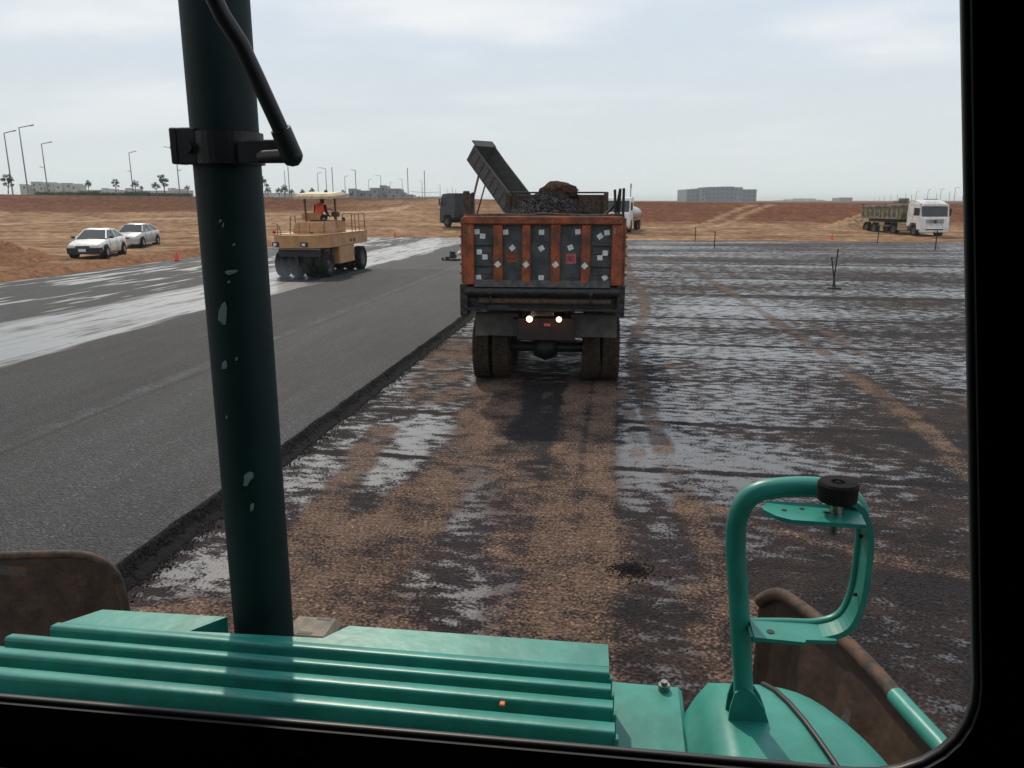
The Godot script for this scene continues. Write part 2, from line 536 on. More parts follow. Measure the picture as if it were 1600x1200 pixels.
func build_ground() -> void:
	var xs := []
	for v in [-4000.0, -1500.0, -600.0, -300.0, -200.0]:
		xs.append(v)
	var x := -150.0
	while x < -34.0:
		xs.append(x)
		x += 1.2
	while x < 60.0:
		xs.append(x)
		x += 0.55
	while x < 110.0:
		xs.append(x)
		x += 2.0
	for v in [130.0, 170.0, 300.0, 700.0, 1600.0, 4000.0]:
		xs.append(v)
	var zs := [600.0, 100.0, 20.0, 0.0, -10.0, -20.0]
	var z := -22.0
	while z > -125.0:
		zs.append(z)
		z -= 0.5 if z > -66.0 else 0.75
	for v in [-130.0, -150.0, -200.0, -320.0, -600.0, -1200.0, -2500.0, -5000.0]:
		zs.append(v)
	var tan_c := Vector3(0.32, 0.195, 0.115)
	var red_c := Vector3(0.165, 0.062, 0.034)
	var brown_c := Vector3(0.15, 0.075, 0.044)
	var pale_c := Vector3(0.52, 0.37, 0.24)
	var st := SurfaceTool.new()
	st.begin(Mesh.PRIMITIVE_TRIANGLES)
	st.set_smooth_group(1)
	var w := xs.size()
	for zz in zs:
		for xx in xs:
			var far: float = -zz
			var n1 := hn.get_noise_2d(xx * 0.05 + 40.0, zz * 0.25)
			var n2 := hn.get_noise_2d(xx * 0.35, zz * 1.3 + 9.0)
			var n3 := hn.get_noise_2d(xx * 0.03, zz * 0.06 + 70.0)
			var left := smoothstep(-5.0, -20.0, xx + n3 * 14.0)
			# the right face is red earth above a sandy apron
			var face := smoothstep(84.0, 87.0, far + n1 * 5.0 + n2 * 2.0)
			var cr := tan_c.lerp(red_c, face)
			# the left is sand, and red only in the cut under the crest
			var cut := smoothstep(95.0, 98.0, far + n1 * 4.0 + 11.0 * smoothstep(-45.0, -90.0, xx))
			var cl := tan_c.lerp(red_c.lerp(brown_c, 0.35), cut * smoothstep(-26.0, -44.0, xx + n3 * 10.0))
			if xx > -60.0:
				cl = cl.lerp(brown_c, 0.3 * smoothstep(103.0, 105.0, far + n1))
			var c := cr.lerp(cl, left)
			# stripes left by blades and wheels
			var s := sin((far * 0.7 - (xx * 0.6 if xx < -20.0 else -12.0) + n3 * 14.0) * 1.3 + n1 * 2.0) * 0.55 + n1 * 0.8 + n2 * 0.45
			c = c.lerp(pale_c, clampf(s - 0.2, 0.0, 0.5) * (1.0 - face * (1.0 - left) * 0.8) * (1.0 - cut * left * 0.8))
			c = c.lerp(brown_c, clampf(-s - 0.1, 0.0, 0.7))
			# pale lane across the sand on the left
			var lane := absf(far - 94.0 - (xx + 35.0) * 0.85 + n1 * 1.5)
			if xx < -26.0:
				c = c.lerp(pale_c, 0.7 * (1.0 - smoothstep(1.2, 2.4, lane)))
			# wheel marks climbing the right face
			for q in [0.0, 2.1]:
				var wx: float = 7.5 + (far - 82.0) * 0.42 + q + n1 * 0.6
				if far > 78.0 and far < 103.0:
					c = c.lerp(pale_c, 0.55 * (1.0 - smoothstep(0.25, 0.6, absf(xx - wx))))
			# asphalt of the road along the crest
			if far > 105.0 and far < 120.0:
				c = c.lerp(Vector3(0.09, 0.075, 0.065), 0.85)
			c *= 1.0 + n2 * 0.16
			st.set_color(Color(c.x, c.y, c.z))
			st.add_vertex(Vector3(xx, terrain(xx, zz), zz))
	for j in zs.size() - 1:
		for i in w - 1:
			var a := j * w + i
			for k in [a, a + w, a + 1, a + 1, a + w, a + w + 1]:
				st.add_index(k)
	var m := mat("earth", 1, 1, 1, 0.95, 0.0, "dust", 0.16, "lump", 0.8)
	m.uv1_world_triplanar = true
	m.vertex_color_use_as_albedo = true
	m.metallic_specular = 0.15
	st.generate_normals()
	var o := MeshInstance3D.new()
	o.mesh = st.commit()
	o.material_override = m
	o.name = "ground"
	o.set_meta("kind", "structure")
	add_child(o)

# ---------- painted sheets (colour in rgb, roughness in alpha) ----------
func layer(n: FastNoiseLite, f: float, x0: float, z0: float, step: float, w: int, h: int, kx := 1, kz := 1) -> PackedByteArray:
	n.frequency = f * step
	n.offset = Vector3(x0 / kx / step, -z0 / kz / step, 0)
	var im := n.get_image(maxi(w / kx, 1), maxi(h / kz, 1), false, false, false)
	im.convert(Image.FORMAT_L8)
	if kx > 1 or kz > 1:
		im.resize(w, h, Image.INTERPOLATE_CUBIC)
	return im.get_data()
# wheel tracks on the primed base: points (x, z), half width, strength
var tracks := [
	{"p": [[-0.62, -13.2], [-0.60, -9.0], [-0.55, -6.5], [-0.5, -3.0]], "w": 0.2, "s": 1.0, "t": 1},
	{"p": [[-0.20, -13.2], [-0.18, -9.0], [-0.13, -6.5], [-0.08, -3.0]], "w": 0.19, "s": 1.0, "t": 1},
	{"p": [[-0.4, -8.0], [-0.25, -5.0], [-0.2, -3.0]], "w": 0.45, "s": 0.8, "t": 0},
	{"p": [[-2.2, -13.2], [-2.0, -11.0], [-1.85, -9.0], [-2.05, -7.0], [-2.5, -5.4], [-3.1, -3.0]], "w": 0.3, "s": 0.95, "t": 1},
	{"p": [[-1.85, -13.0], [-1.7, -11.0], [-1.65, -9.0], [-1.8, -7.2], [-2.0, -5.5], [-2.3, -3.0]], "w": 0.28, "s": 0.85, "t": 1},
	{"p": [[-1.7, -9.5], [-1.25, -7.8], [-0.9, -6.6], [-0.7, -5.2], [-0.6, -3.0]], "w": 0.22, "s": 0.7, "t": 0},
	{"p": [[-1.3, -9.2], [-1.1, -8.2], [-0.95, -7.4]], "w": 0.4, "s": 0.75, "t": 0},
	{"p": [[-3.1, -9.6], [-2.9, -7.6], [-2.75, -6.0]], "w": 0.22, "s": 0.85, "t": 1},
	{"p": [[-3.3, -4.4], [-2.6, -4.9], [-1.8, -4.8], [-1.4, -3.9]], "w": 0.5, "s": 0.8, "t": 0},
	{"p": [[-3.5, -16.0], [-3.1, -13.0], [-2.8, -11.4]], "w": 0.5, "s": 0.8, "t": 0},
	{"p": [[0.2, -61.0], [0.3, -40.0], [0.42, -32.2], [0.75, -26.0], [0.75, -21.7], [0.3, -16.2], [0.4, -12.7], [0.55, -9.8], [0.78, -7.3], [1.0, -5.0], [1.3, -3.0]], "w": 0.15, "s": 0.75, "t": 1},
	{"p": [[0.05, -13.0], [0.25, -10.0], [0.3, -8.5]], "w": 0.12, "s": 0.6, "t": 0},
	{"p": [[1.6, -44.0], [3.16, -35.6], [3.9, -22.0], [4.15, -15.4], [4.15, -11.0], [4.0, -8.7], [3.6, -5.0]], "w": 0.17, "s": 0.75, "t": 1},
	{"p": [[3.0, -46.0], [4.5, -37.6], [4.75, -24.0], [4.8, -16.5], [5.3, -11.8], [6.2, -7.0]], "w": 0.16, "s": 0.6, "t": 1},
	{"p": [[0.75, -7.6], [1.6, -6.9], [2.6, -6.3], [4.5, -5.9]], "w": 0.13, "s": 0.62, "t": 0},
	{"p": [[0.9, -8.3], [2.2, -7.0], [3.2, -6.6]], "w": 0.1, "s": 0.5, "t": 0},
	{"p": [[0.3, -13.3], [1.6, -15.2], [2.7, -17.0]], "w": 0.12, "s": 0.55, "t": 0},
	{"p": [[0.8, -5.4], [1.1, -4.6], [1.4, -3.5]], "w": 0.35, "s": 0.75, "t": 0},
	{"p": [[-1.1, -12.4], [-1.0, -10.6], [-1.2, -10.0]], "w": 0.1, "s": 0.5, "t": 0},
]
# places (x, z, radius x, radius z, weight) that are wetter (+) or duller (-) with binder
var grooves := [[-6.2, 0.05, 0.8], [-7.15, 0.03, 0.5], [-8.45, 0.06, 0.9], [-10.4, 0.07, 1.0], [-11.2, 0.04, 0.5], [-13.1, 0.07, 0.9], [-14.9, 0.05, 0.6], [-16.4, 0.07, 0.9], [-18.7, 0.06, 0.7], [-20.3, 0.09, 1.0], [-23.0, 0.06, 0.7], [-25.6, 0.12, 1.0], [-28.0, 0.07, 0.6], [-31.2, 0.12, 0.9], [-34.0, 0.08, 0.6], [-38.5, 0.16, 1.0], [-43.0, 0.12, 0.7], [-48.0, 0.2, 0.9], [-54.0, 0.2, 0.8]]
var wet_spots := [
	[-3.35, -7.2, 0.4, 1.4, 1.0], [-3.2, -5.4, 0.6, 0.55, 1.0], [-2.55, -9.6, 0.45, 1.3, 1.1], [-2.55, -8.0, 0.2, 0.7, 0.9], [-1.45, -7.6, 0.25, 0.9, 1.0],
	[-0.95, -5.6, 0.42, 0.65, 1.0], [-1.35, -6.6, 0.3, 0.4, 0.8], [-1.0, -6.9, 0.3, 0.3, 0.7], [0.25, -9.0, 0.22, 2.2, 1.0], [0.75, -10.0, 0.3, 2.0, 0.9], [1.5, -9.0, 0.9, 1.0, 0.9],
	[1.6, -11.5, 1.2, 1.6, 0.9], [2.6, -13.0, 1.2, 2.0, 0.7], [0.5, -6.2, 0.16, 0.7, 0.8], [1.2, -6.6, 0.35, 0.6, 0.6], [1.9, -7.7, 0.9, 0.5, 0.55],
	[-1.15, -10.9, 0.55, 1.6, -1.4], [-0.95, -9.4, 0.3, 0.6, -1.2], [2.6, -5.0, 1.4, 1.0, -0.55], [3.4, -8.0, 1.0, 1.2, -0.4], [4.5, -10.5, 1.6, 1.2, -0.3],
	[9.0, -20.0, 4.0, 1.2, -0.5], [12.0, -31.0, 6.0, 1.6, -0.5], [3.0, -22.0, 2.0, 3.0, 0.5], [6.0, -40.0, 4.0, 2.0, -0.4], [18.0, -42.0, 8.0, 2.0, -0.4], [9.0, -56.0, 12.0, 2.0, -0.3],
	[2.3, -10.0, 4.0, 0.2, -0.8], [3.0, -18.5, 8.0, 0.35, -0.7], [5.0, -25.3, 9.0, 0.3, -0.9], [2.5, -6.0, 3.0, 0.18, -0.6],
]
func masks(x0: float, z0: float, wm: float, hm: float, n: int) -> Array:
	var dust := PackedByteArray()
	var wet := PackedByteArray()
	var tread := PackedByteArray()
	for a in [dust, wet, tread]:
		a.resize(n * n)
	var dd := PackedFloat32Array()
	dd.resize(n * n)
	var tt := PackedFloat32Array()
	tt.resize(n * n)
	var ww := PackedFloat32Array()
	ww.resize(n * n)
	for t in tracks:
		for i in t.p.size() - 1:
			var a := Vector2(t.p[i][0], t.p[i][1])
			var b := Vector2(t.p[i + 1][0], t.p[i + 1][1])
			var reach: float = t.w * 1.9
			var i0 := clampi(int((minf(a.x, b.x) - reach - x0) / wm * n), 0, n)
			var i1 := clampi(int((maxf(a.x, b.x) + reach - x0) / wm * n) + 1, 0, n)
			var j0 := clampi(int((z0 - maxf(a.y, b.y) - reach) / hm * n), 0, n)
			var j1 := clampi(int((z0 - minf(a.y, b.y) + reach) / hm * n) + 1, 0, n)
			for j in range(j0, j1):
				for k in range(i0, i1):
					var p := Vector2(x0 + (k + 0.5) / n * wm, z0 - (j + 0.5) / n * hm)
					var q := Geometry2D.get_closest_point_to_segment(p, a, b)
					var r := p.distance_to(q) / float(t.w)
					var v: float = t.s * (1.0 - smoothstep(0.55, 1.7, r))
					var at := j * n + k
					if v > dd[at]:
						dd[at] = v
					if t.t == 1 and v > tt[at]:
						tt[at] = v
	for s in wet_spots:
		var i0 := clampi(int((s[0] - s[2] * 2.2 - x0) / wm * n), 0, n)
		var i1 := clampi(int((s[0] + s[2] * 2.2 - x0) / wm * n) + 1, 0, n)
		var j0 := clampi(int((z0 - s[1] - s[3] * 2.2) / hm * n), 0, n)
		var j1 := clampi(int((z0 - s[1] + s[3] * 2.2) / hm * n) + 1, 0, n)
		for j in range(j0, j1):
			for k in range(i0, i1):
				var u: float = (x0 + (k + 0.5) / n * wm - s[0]) / s[2]
				var v: float = (z0 - (j + 0.5) / n * hm - s[1]) / s[3]
				ww[j * n + k] += s[4] * exp(-(u * u + v * v) * 0.9)
	for i in n * n:
		dust[i] = int(255.0 * dd[i])
		tread[i] = int(255.0 * tt[i])
		wet[i] = int(clampf(128.0 + 90.0 * ww[i], 0, 255))
	return [dust, wet, tread]
func grow(a: PackedByteArray, n: int, w: int, h: int) -> PackedByteArray:
	var im := Image.create_from_data(n, n, false, Image.FORMAT_L8, a)
	im.resize(w, h, Image.INTERPOLATE_CUBIC)
	return im.get_data()
func sheet_material(key: String, rgba: PackedByteArray, wetness: PackedByteArray, height: PackedByteArray, w: int, h: int, strength: float, spec: float, coat_rough: float) -> StandardMaterial3D:
	var m := StandardMaterial3D.new()
	m.resource_name = key
	var t := ImageTexture.create_from_image(Image.create_from_data(w, h, false, Image.FORMAT_RGBA8, rgba))
	m.albedo_texture = t
	m.roughness = 1.0
	m.roughness_texture = t
	m.roughness_texture_channel = BaseMaterial3D.TEXTURE_CHANNEL_ALPHA
	m.metallic_specular = spec
	# the wet film: a clear coat where water or fresh binder lies
	m.clearcoat_enabled = true
	m.clearcoat = 1.0
	m.clearcoat_roughness = coat_rough
	m.clearcoat_texture = ImageTexture.create_from_image(Image.create_from_data(w, h, false, Image.FORMAT_L8, wetness))
	m.texture_repeat = false
	if height.size():
		var im := Image.create_from_data(w, h, false, Image.FORMAT_L8, height)
		im.convert(Image.FORMAT_RGBA8)
		im.bump_map_to_normal_map(strength)
		m.normal_enabled = true
		m.normal_texture = ImageTexture.create_from_image(im)
		m.normal_scale = 1.0
	return m
func paint_base(key: String, x0: float, z0: float, wm: float, hm: float, w: int, h: int, bumps: bool) -> StandardMaterial3D:
	var s := wm / w
	var mk := masks(x0, z0, wm, hm, 400)
	var dust := grow(mk[0], 400, w, h)
	var wet := grow(mk[1], 400, w, h)
	var tread := grow(mk[2], 400, w, h)
	var big := layer(noise(1, 4, 3), 0.22, x0, z0, s, w, h, 3)
	var rip := layer(noise(1, 5, 13), 5.5, x0, z0, s, w, h, 2)
	var fine := layer(noise(1, 3, 23), 26.0, x0, z0, s, w, h)
	var mid := layer(noise(1, 4, 33), 1.3, x0, z0, s, w, h)
	var spk := layer(noise(1, 1, 43, FastNoiseLite.TYPE_VALUE), 70.0, x0, z0, s, w, h)
	var rgba := PackedByteArray()
	rgba.resize(w * h * 4)
	var met := PackedByteArray()
	met.resize(w * h)
	var hgt := PackedByteArray()
	if bumps:
		hgt.resize(w * h)
	var near := 1.0 if z0 > -10.0 else 0.6
	# cross grooves left by the blade
	var pad := int(h * 0.12)
	var groove := PackedFloat32Array()
	groove.resize(h + pad * 2)
	for j in h + pad * 2:
		var zz := z0 - (j - pad + 0.5) / h * hm
		for q in grooves:
			var d: float = absf(zz - q[0]) / q[1]
			if d < 2.0:
				groove[j] = maxf(groove[j], q[2] * (1.0 - smoothstep(0.4, 2.0, d)))
	for j in h:
		var zz := z0 - (j + 0.5) / h * hm
		var away := 0.26 * smoothstep(-9.0, -16.0, zz)
		var bars := 1.0 if fposmod(zz, 0.075) < 0.04 else 0.0
		for i in w:
			var k := j * w + i
			var f := (fine[k] - 128) / 128.0
			var r := (rip[k] - 128) / 128.0
			var g := (mid[k] - 128) / 128.0
			var b := (big[k] - 128) / 128.0
			var p := (spk[k] - 128) / 128.0
			var gv := groove[clampi(j + pad + int((i - w * 0.5) * 0.022 + g * 0.05 / s), 0, h + pad * 2 - 1)] * clampf(0.8 + b * 1.2 + g * 0.6, 0.0, 1.0)
			var du := clampf((dust[k] / 255.0 - 0.51 + 0.5 * g + 0.3 * r + 0.42 * f - 0.25 * b) * 2.2, 0.0, 1.0)
			var gl := clampf(((wet[k] - 128) / 90.0 * 0.62 - 0.14 + b * 0.75 + r * 1.15 + g * 0.4 + f * 0.75 + away - gv * 1.3) * 1.75, 0.0, 1.0) * (1.0 - du)
			# dull primed stone, browner in places
			var br := clampf(0.42 + g * 0.9 - b * 0.4, 0.0, 1.0)
			var cr := lerpf(29.0, 52.0, br)
			var cg := lerpf(24.0, 40.0, br)
			var cb := lerpf(26.0, 35.0, br)
			if wet[k] > 136:
				var pu := clampf((wet[k] - 136) / 60.0, 0.0, 1.0)
				cr = lerpf(cr, 38.0, pu)
				cg = lerpf(cg, 30.0, pu)
				cb = lerpf(cb, 34.0, pu)
			cr = lerpf(cr, 22.0, gv)
			cg = lerpf(cg, 19.0, gv)
			cb = lerpf(cb, 22.0, gv)
			if wet[k] < 110:
				var tar := clampf((110 - wet[k]) / 70.0 + r * 0.4, 0.0, 1.0) * (1.0 - du)
				cr = lerpf(cr, 30.0, tar)
				cg = lerpf(cg, 28.0, tar)
				cb = lerpf(cb, 30.0, tar)
			cr = lerpf(cr, 50.0, gl)
			cg = lerpf(cg, 47.0, gl)
			cb = lerpf(cb, 49.0, gl)
			var tr := tread[k] / 255.0 * bars * near
			var dk := 1.0 - tr * 0.1 + g * 0.12
			cr = lerpf(cr, 93.0 * dk, du * 0.94)
			cg = lerpf(cg, 75.0 * dk, du * 0.94)
			cb = lerpf(cb, 63.0 * dk, du * 0.94)
			var v := 1.0 + f * 0.34 * (1.0 - gl * 0.6) + p * 0.3 * (1.0 - gl * 0.5)
			if p > 0.8 and f > 0.1:
				v *= 1.3
			elif p < -0.62 and g < 0.1:
				v *= 0.55
			var o := k * 4
			rgba[o] = clampi(int(cr * v), 8, 250)
			rgba[o + 1] = clampi(int(cg * v), 8, 250)
			rgba[o + 2] = clampi(int(cb * v), 8, 250)
			met[k] = int(gl * 255.0)
			rgba[o + 3] = clampi(int(lerpf(lerpf(240.0, 110.0, gl), 254.0, du) + f * 22.0), 30, 255)
			if bumps:
				hgt[k] = clampi(int(128.0 + (f * 46.0 + p * 26.0) * (1.0 - gl * 0.72) + tr * 26.0 + r * 14.0), 0, 255)
	return sheet_material(key, rgba, met, hgt, w, h, 4.0 if bumps else 0.0, 0.3, 0.27)
func paint_mat(key: String, x0: float, z0: float, wm: float, hm: float, w: int, h: int, bumps: bool) -> StandardMaterial3D:
	var s := wm / w
	var fine := layer(noise(1, 3, 53), 32.0, x0, z0, s, w, h)
	var spk := layer(noise(1, 1, 63, FastNoiseLite.TYPE_VALUE), 75.0, x0, z0, s, w, h)
	var streak := layer(noise(1, 4, 73), 1.6, x0, z0, s, w, h, 1, 8)
	var thin := layer(noise(1, 2, 79), 1.1, x0, z0, s, w, h, 1, 16)
	var big := layer(noise(1, 4, 83), 0.25, x0, z0, s, w, h, 1, 3)
	var mid := layer(noise(1, 4, 93), 1.5, x0, z0, s, w, h)
	var rgba := PackedByteArray()
	rgba.resize(w * h * 4)
	var met := PackedByteArray()
	met.resize(w * h)
	var hgt := PackedByteArray()
	if bumps:
		hgt.resize(w * h)
	for j in h:
		for i in w:
			var k := j * w + i
			var x := x0 + (i + 0.5) / w * wm
			var f := (fine[k] - 128) / 128.0
			var p := (spk[k] - 128) / 128.0
			var q := (streak[k] - 128) / 128.0
			var b := (big[k] - 128) / 128.0
			var g := (mid[k] - 128) / 128.0
			var xe := x + q * 0.35 + b * 0.5
			# fresh lane, rolled lane, then the wetted lane and the older lanes beyond it
			var fresh := smoothstep(-7.5, -7.25, x + q * 0.08)
			var film := smoothstep(-10.95, -11.25, xe) * (1.0 - smoothstep(-14.3, -15.2, xe)) * clampf(1.05 + q * 1.1 + g * 0.3, 0.2, 1.0) * (1.0 - 0.75 * clampf((absf(thin[k] - 128.0) * -0.05 + 0.55) * 2.0, 0.0, 1.0))
			var old := smoothstep(-14.6, -15.4, xe)
			film = maxf(film, old * clampf((q * 1.7 + b * 0.8 - 0.25) * 2.2, 0.0, 0.9))
			var lum := lerpf(36.0, 41.0, fresh) + g * 9.0 + b * 9.0 + q * 8.0
			lum = lerpf(lum, 52.0, old * 0.7)
			var joint := 1.0 - smoothstep(0.05, 0.2, absf(x + 7.42 + q * 0.05))
			lum += joint * (12.0 + 18.0 * g) - 14.0 * (1.0 - smoothstep(0.02, 0.06, absf(x + 7.2 + q * 0.06)))
			var v := 1.0 + (f * 0.8 + p * 0.6) * (1.0 - film * 0.6)
			if p > 0.66:
				v *= 1.3
			lum = lerpf(lum, 46.0, film) * v
			var o := k * 4
			rgba[o] = clampi(int(lum * 0.97), 8, 250)
			rgba[o + 1] = clampi(int(lum * 0.99), 8, 250)
			rgba[o + 2] = clampi(int(lum * 1.05), 8, 250)
			var ro := lerpf(212.0, 206.0, fresh) + f * 30.0 + g * 16.0
			ro = lerpf(ro, 100.0 + f * 14.0 + q * 22.0, film)
			met[k] = int(film * 255.0)
			rgba[o + 3] = clampi(int(ro), 30, 255)
			if bumps:
				hgt[k] = clampi(int(128.0 + (f * 60.0 + p * 34.0) * (1.0 - film * 0.7) + joint * 20.0), 0, 255)
	return sheet_material(key, rgba, met, hgt, w, h, 6.0 if bumps else 0.0, 0.42, 0.3)
func sheet(called: String, m: Material, x0: float, z0: float, wm: float, hm: float, y: float, parent: Node = null) -> MeshInstance3D:
	var st := SurfaceTool.new()
	st.begin(Mesh.PRIMITIVE_TRIANGLES)
	for c in [[0, 0], [1, 1], [1, 0], [0, 0], [0, 1], [1, 1]]:
		st.set_normal(Vector3.UP)
		st.set_uv(Vector2(c[0], c[1]))
		st.set_tangent(Plane(1, 0, 0, 1))
		st.add_vertex(Vector3(x0 + c[0] * wm, y, z0 - c[1] * hm))
	var o := MeshInstance3D.new()
	o.mesh = st.commit()
	o.material_override = m
	if parent:
		o.name = called
		parent.add_child(o, true)
	else:
		o.name = numbered(called)
		o.set_meta("kind", "structure")
		add_child(o)
	return o
func build_base() -> void:
	var plain := mat("primed_stone", 0.045, 0.033, 0.028, 0.7, 0.0, "rust", 0.5, "grain", 0.5)
	plain.uv1_world_triplanar = true
	var root := Node3D.new()
	root.name = "primed_base"
	root.set_meta("kind", "structure")
	add_child(root)
	sheet("primed_surface", plain, -4.6, 3.0, 64.6, 64.2, -0.012, root)
	sheet("primed_surface", paint_base("base_near", -4.4, -3.2, 11.2, 11.2, 2048, 2048, true), -4.4, -3.2, 11.2, 11.2, 0.0, root)
	sheet("primed_surface", paint_base("base_middle", -4.4, -14.4, 25.6, 25.6, 1400, 1400, true), -4.4, -14.4, 25.6, 25.6, 0.0, root)
	sheet("primed_surface", paint_base("base_far", -4.4, -40.0, 42.0, 21.0, 1400, 700, false), -4.4, -40.0, 42.0, 21.0, 0.0, root)
func build_road() -> void:
	var root := Node3D.new()
	root.name = "road"
	root.set_meta("kind", "structure")
	add_child(root)
	sheet("asphalt_mat", paint_mat("mat_near", -15.2, -3.2, 11.2, 11.2, 1536, 1536, true), -15.2, -3.2, 11.2, 11.2, 0.08, root)
	sheet("asphalt_mat", paint_mat("mat_middle", -22.3, -14.4, 18.3, 18.3, 1280, 1280, true), -22.3, -14.4, 18.3, 18.3, 0.08, root)
	sheet("asphalt_mat", paint_mat("mat_far", -22.3, -32.7, 18.3, 28.4, 768, 1192, false), -22.3, -32.7, 18.3, 28.4, 0.08, root)
	var plain := mat("asphalt_plain", 0.05, 0.05, 0.05, 0.65, 0.0, "dust", 0.8, "grain", 0.8)
	plain.uv1_world_triplanar = true
	sheet("asphalt_mat", plain, -22.3, -3.2, 7.1, 11.2, 0.08, root)
	sheet("asphalt_mat", plain, -22.3, 3.0, 18.3, 6.2, 0.08, root)
	# the open edge of the new lane: a crumbling black bank
	var edge := mat("edge_black", 0.012, 0.012, 0.014, 0.95, 0.0, "dust", 2.0, "grain", 1.0)
	edge.metallic_specular = 0.25
	edge.uv1_world_triplanar = true
	var st := SurfaceTool.new()
	st.begin(Mesh.PRIMITIVE_TRIANGLES)
	st.set_smooth_group(1)
	var zs := []
	var z := 2.0
	while z > -61.0:
		zs.append(z)
		z -= 0.035 if z > -16.0 and z < -3.0 else 0.12
	var prof := [[-0.05, 0.078], [-0.02, 0.09], [0.01, 0.086], [0.04, 0.068], [0.07, 0.048], [0.12, 0.034], [0.17, 0.018], [0.25, -0.004]]
	for zz in zs:
		var wob := hn.get_noise_1d(zz * 1.1) * 0.045
		for i in prof.size():
			var q: Array = prof[i]
			var r := hn.get_noise_2d(zz * 9.0, i * 3.1) * 0.02 if i > 0 and i < 7 else 0.0
			st.add_vertex(Vector3(-4.0 + q[0] + (wob if i > 0 else 0.0) + r, q[1] + (r * 0.7 if i > 0 else 0.0), zz))
	var w := prof.size()
	for j in zs.size() - 1:
		for i in w - 1:
			var a := j * w + i
			for k in [a, a + w, a + 1, a + 1, a + w, a + w + 1]:
				st.add_index(k)
	put(st, "edge_bank", edge, root)
	# left edge of the road
	st = S()
	quad(st, Vector3(-22.3, 0.08, 3), Vector3(-22.3, 0.08, -61.1), Vector3(-22.5, -0.04, -61.1), Vector3(-22.5, -0.04, 3), Vector3(-21, -1, -30))
	quad(st, Vector3(-22.3, 0.08, -61.1), Vector3(-4.0, 0.08, -61.1), Vector3(-4.0, -0.04, -61.3), Vector3(-22.3, -0.04, -61.3), Vector3(-13, -1, -50))
	put(st, "edge_bank", edge, root)

# ---------- loose stone ----------
func pebble(sd: int) -> ArrayMesh:
	var r := RandomNumberGenerator.new()
	r.seed = sd
	var st := S()
	var p := []
	for v in [Vector3(1, 0, 0), Vector3(-1, 0, 0), Vector3(0, 1, 0), Vector3(0, -1, 0), Vector3(0, 0, 1), Vector3(0, 0, -1)]:
		p.append(v * r.randf_range(0.7, 1.2) + Vector3(r.randf_range(-0.25, 0.25), r.randf_range(-0.2, 0.2), r.randf_range(-0.25, 0.25)))
	for f in [[0, 2, 4], [0, 4, 3], [0, 3, 5], [0, 5, 2], [1, 4, 2], [1, 3, 4], [1, 5, 3], [1, 2, 5]]:
		tri(st, p[f[0]], p[f[1]], p[f[2]], Vector3.ZERO)
	st.generate_normals()
	return st.commit()
func scatter(called: String, m: Material, places: Array, parent: Node, sd := 3) -> MultiMeshInstance3D:
	var mm := MultiMesh.new()
	mm.transform_format = MultiMesh.TRANSFORM_3D
	mm.mesh = pebble(sd)
	mm.instance_count = places.size()
	for i in places.size():
		mm.set_instance_transform(i, places[i])
	var o := MultiMeshInstance3D.new()
	o.multimesh = mm
	o.material_override = m
	o.name = called
	o.set_meta("kind", "stuff")
	parent.add_child(o, true)
	return o
func stone_at(p: Vector3, r: float) -> Transform3D:
	var b := Basis.from_euler(Vector3(rng.randf() * TAU, rng.randf() * TAU, rng.randf() * TAU)).scaled(Vector3(r * rng.randf_range(0.7, 1.3), r * rng.randf_range(0.5, 0.9), r * rng.randf_range(0.7, 1.3)))
	return Transform3D(b, p)

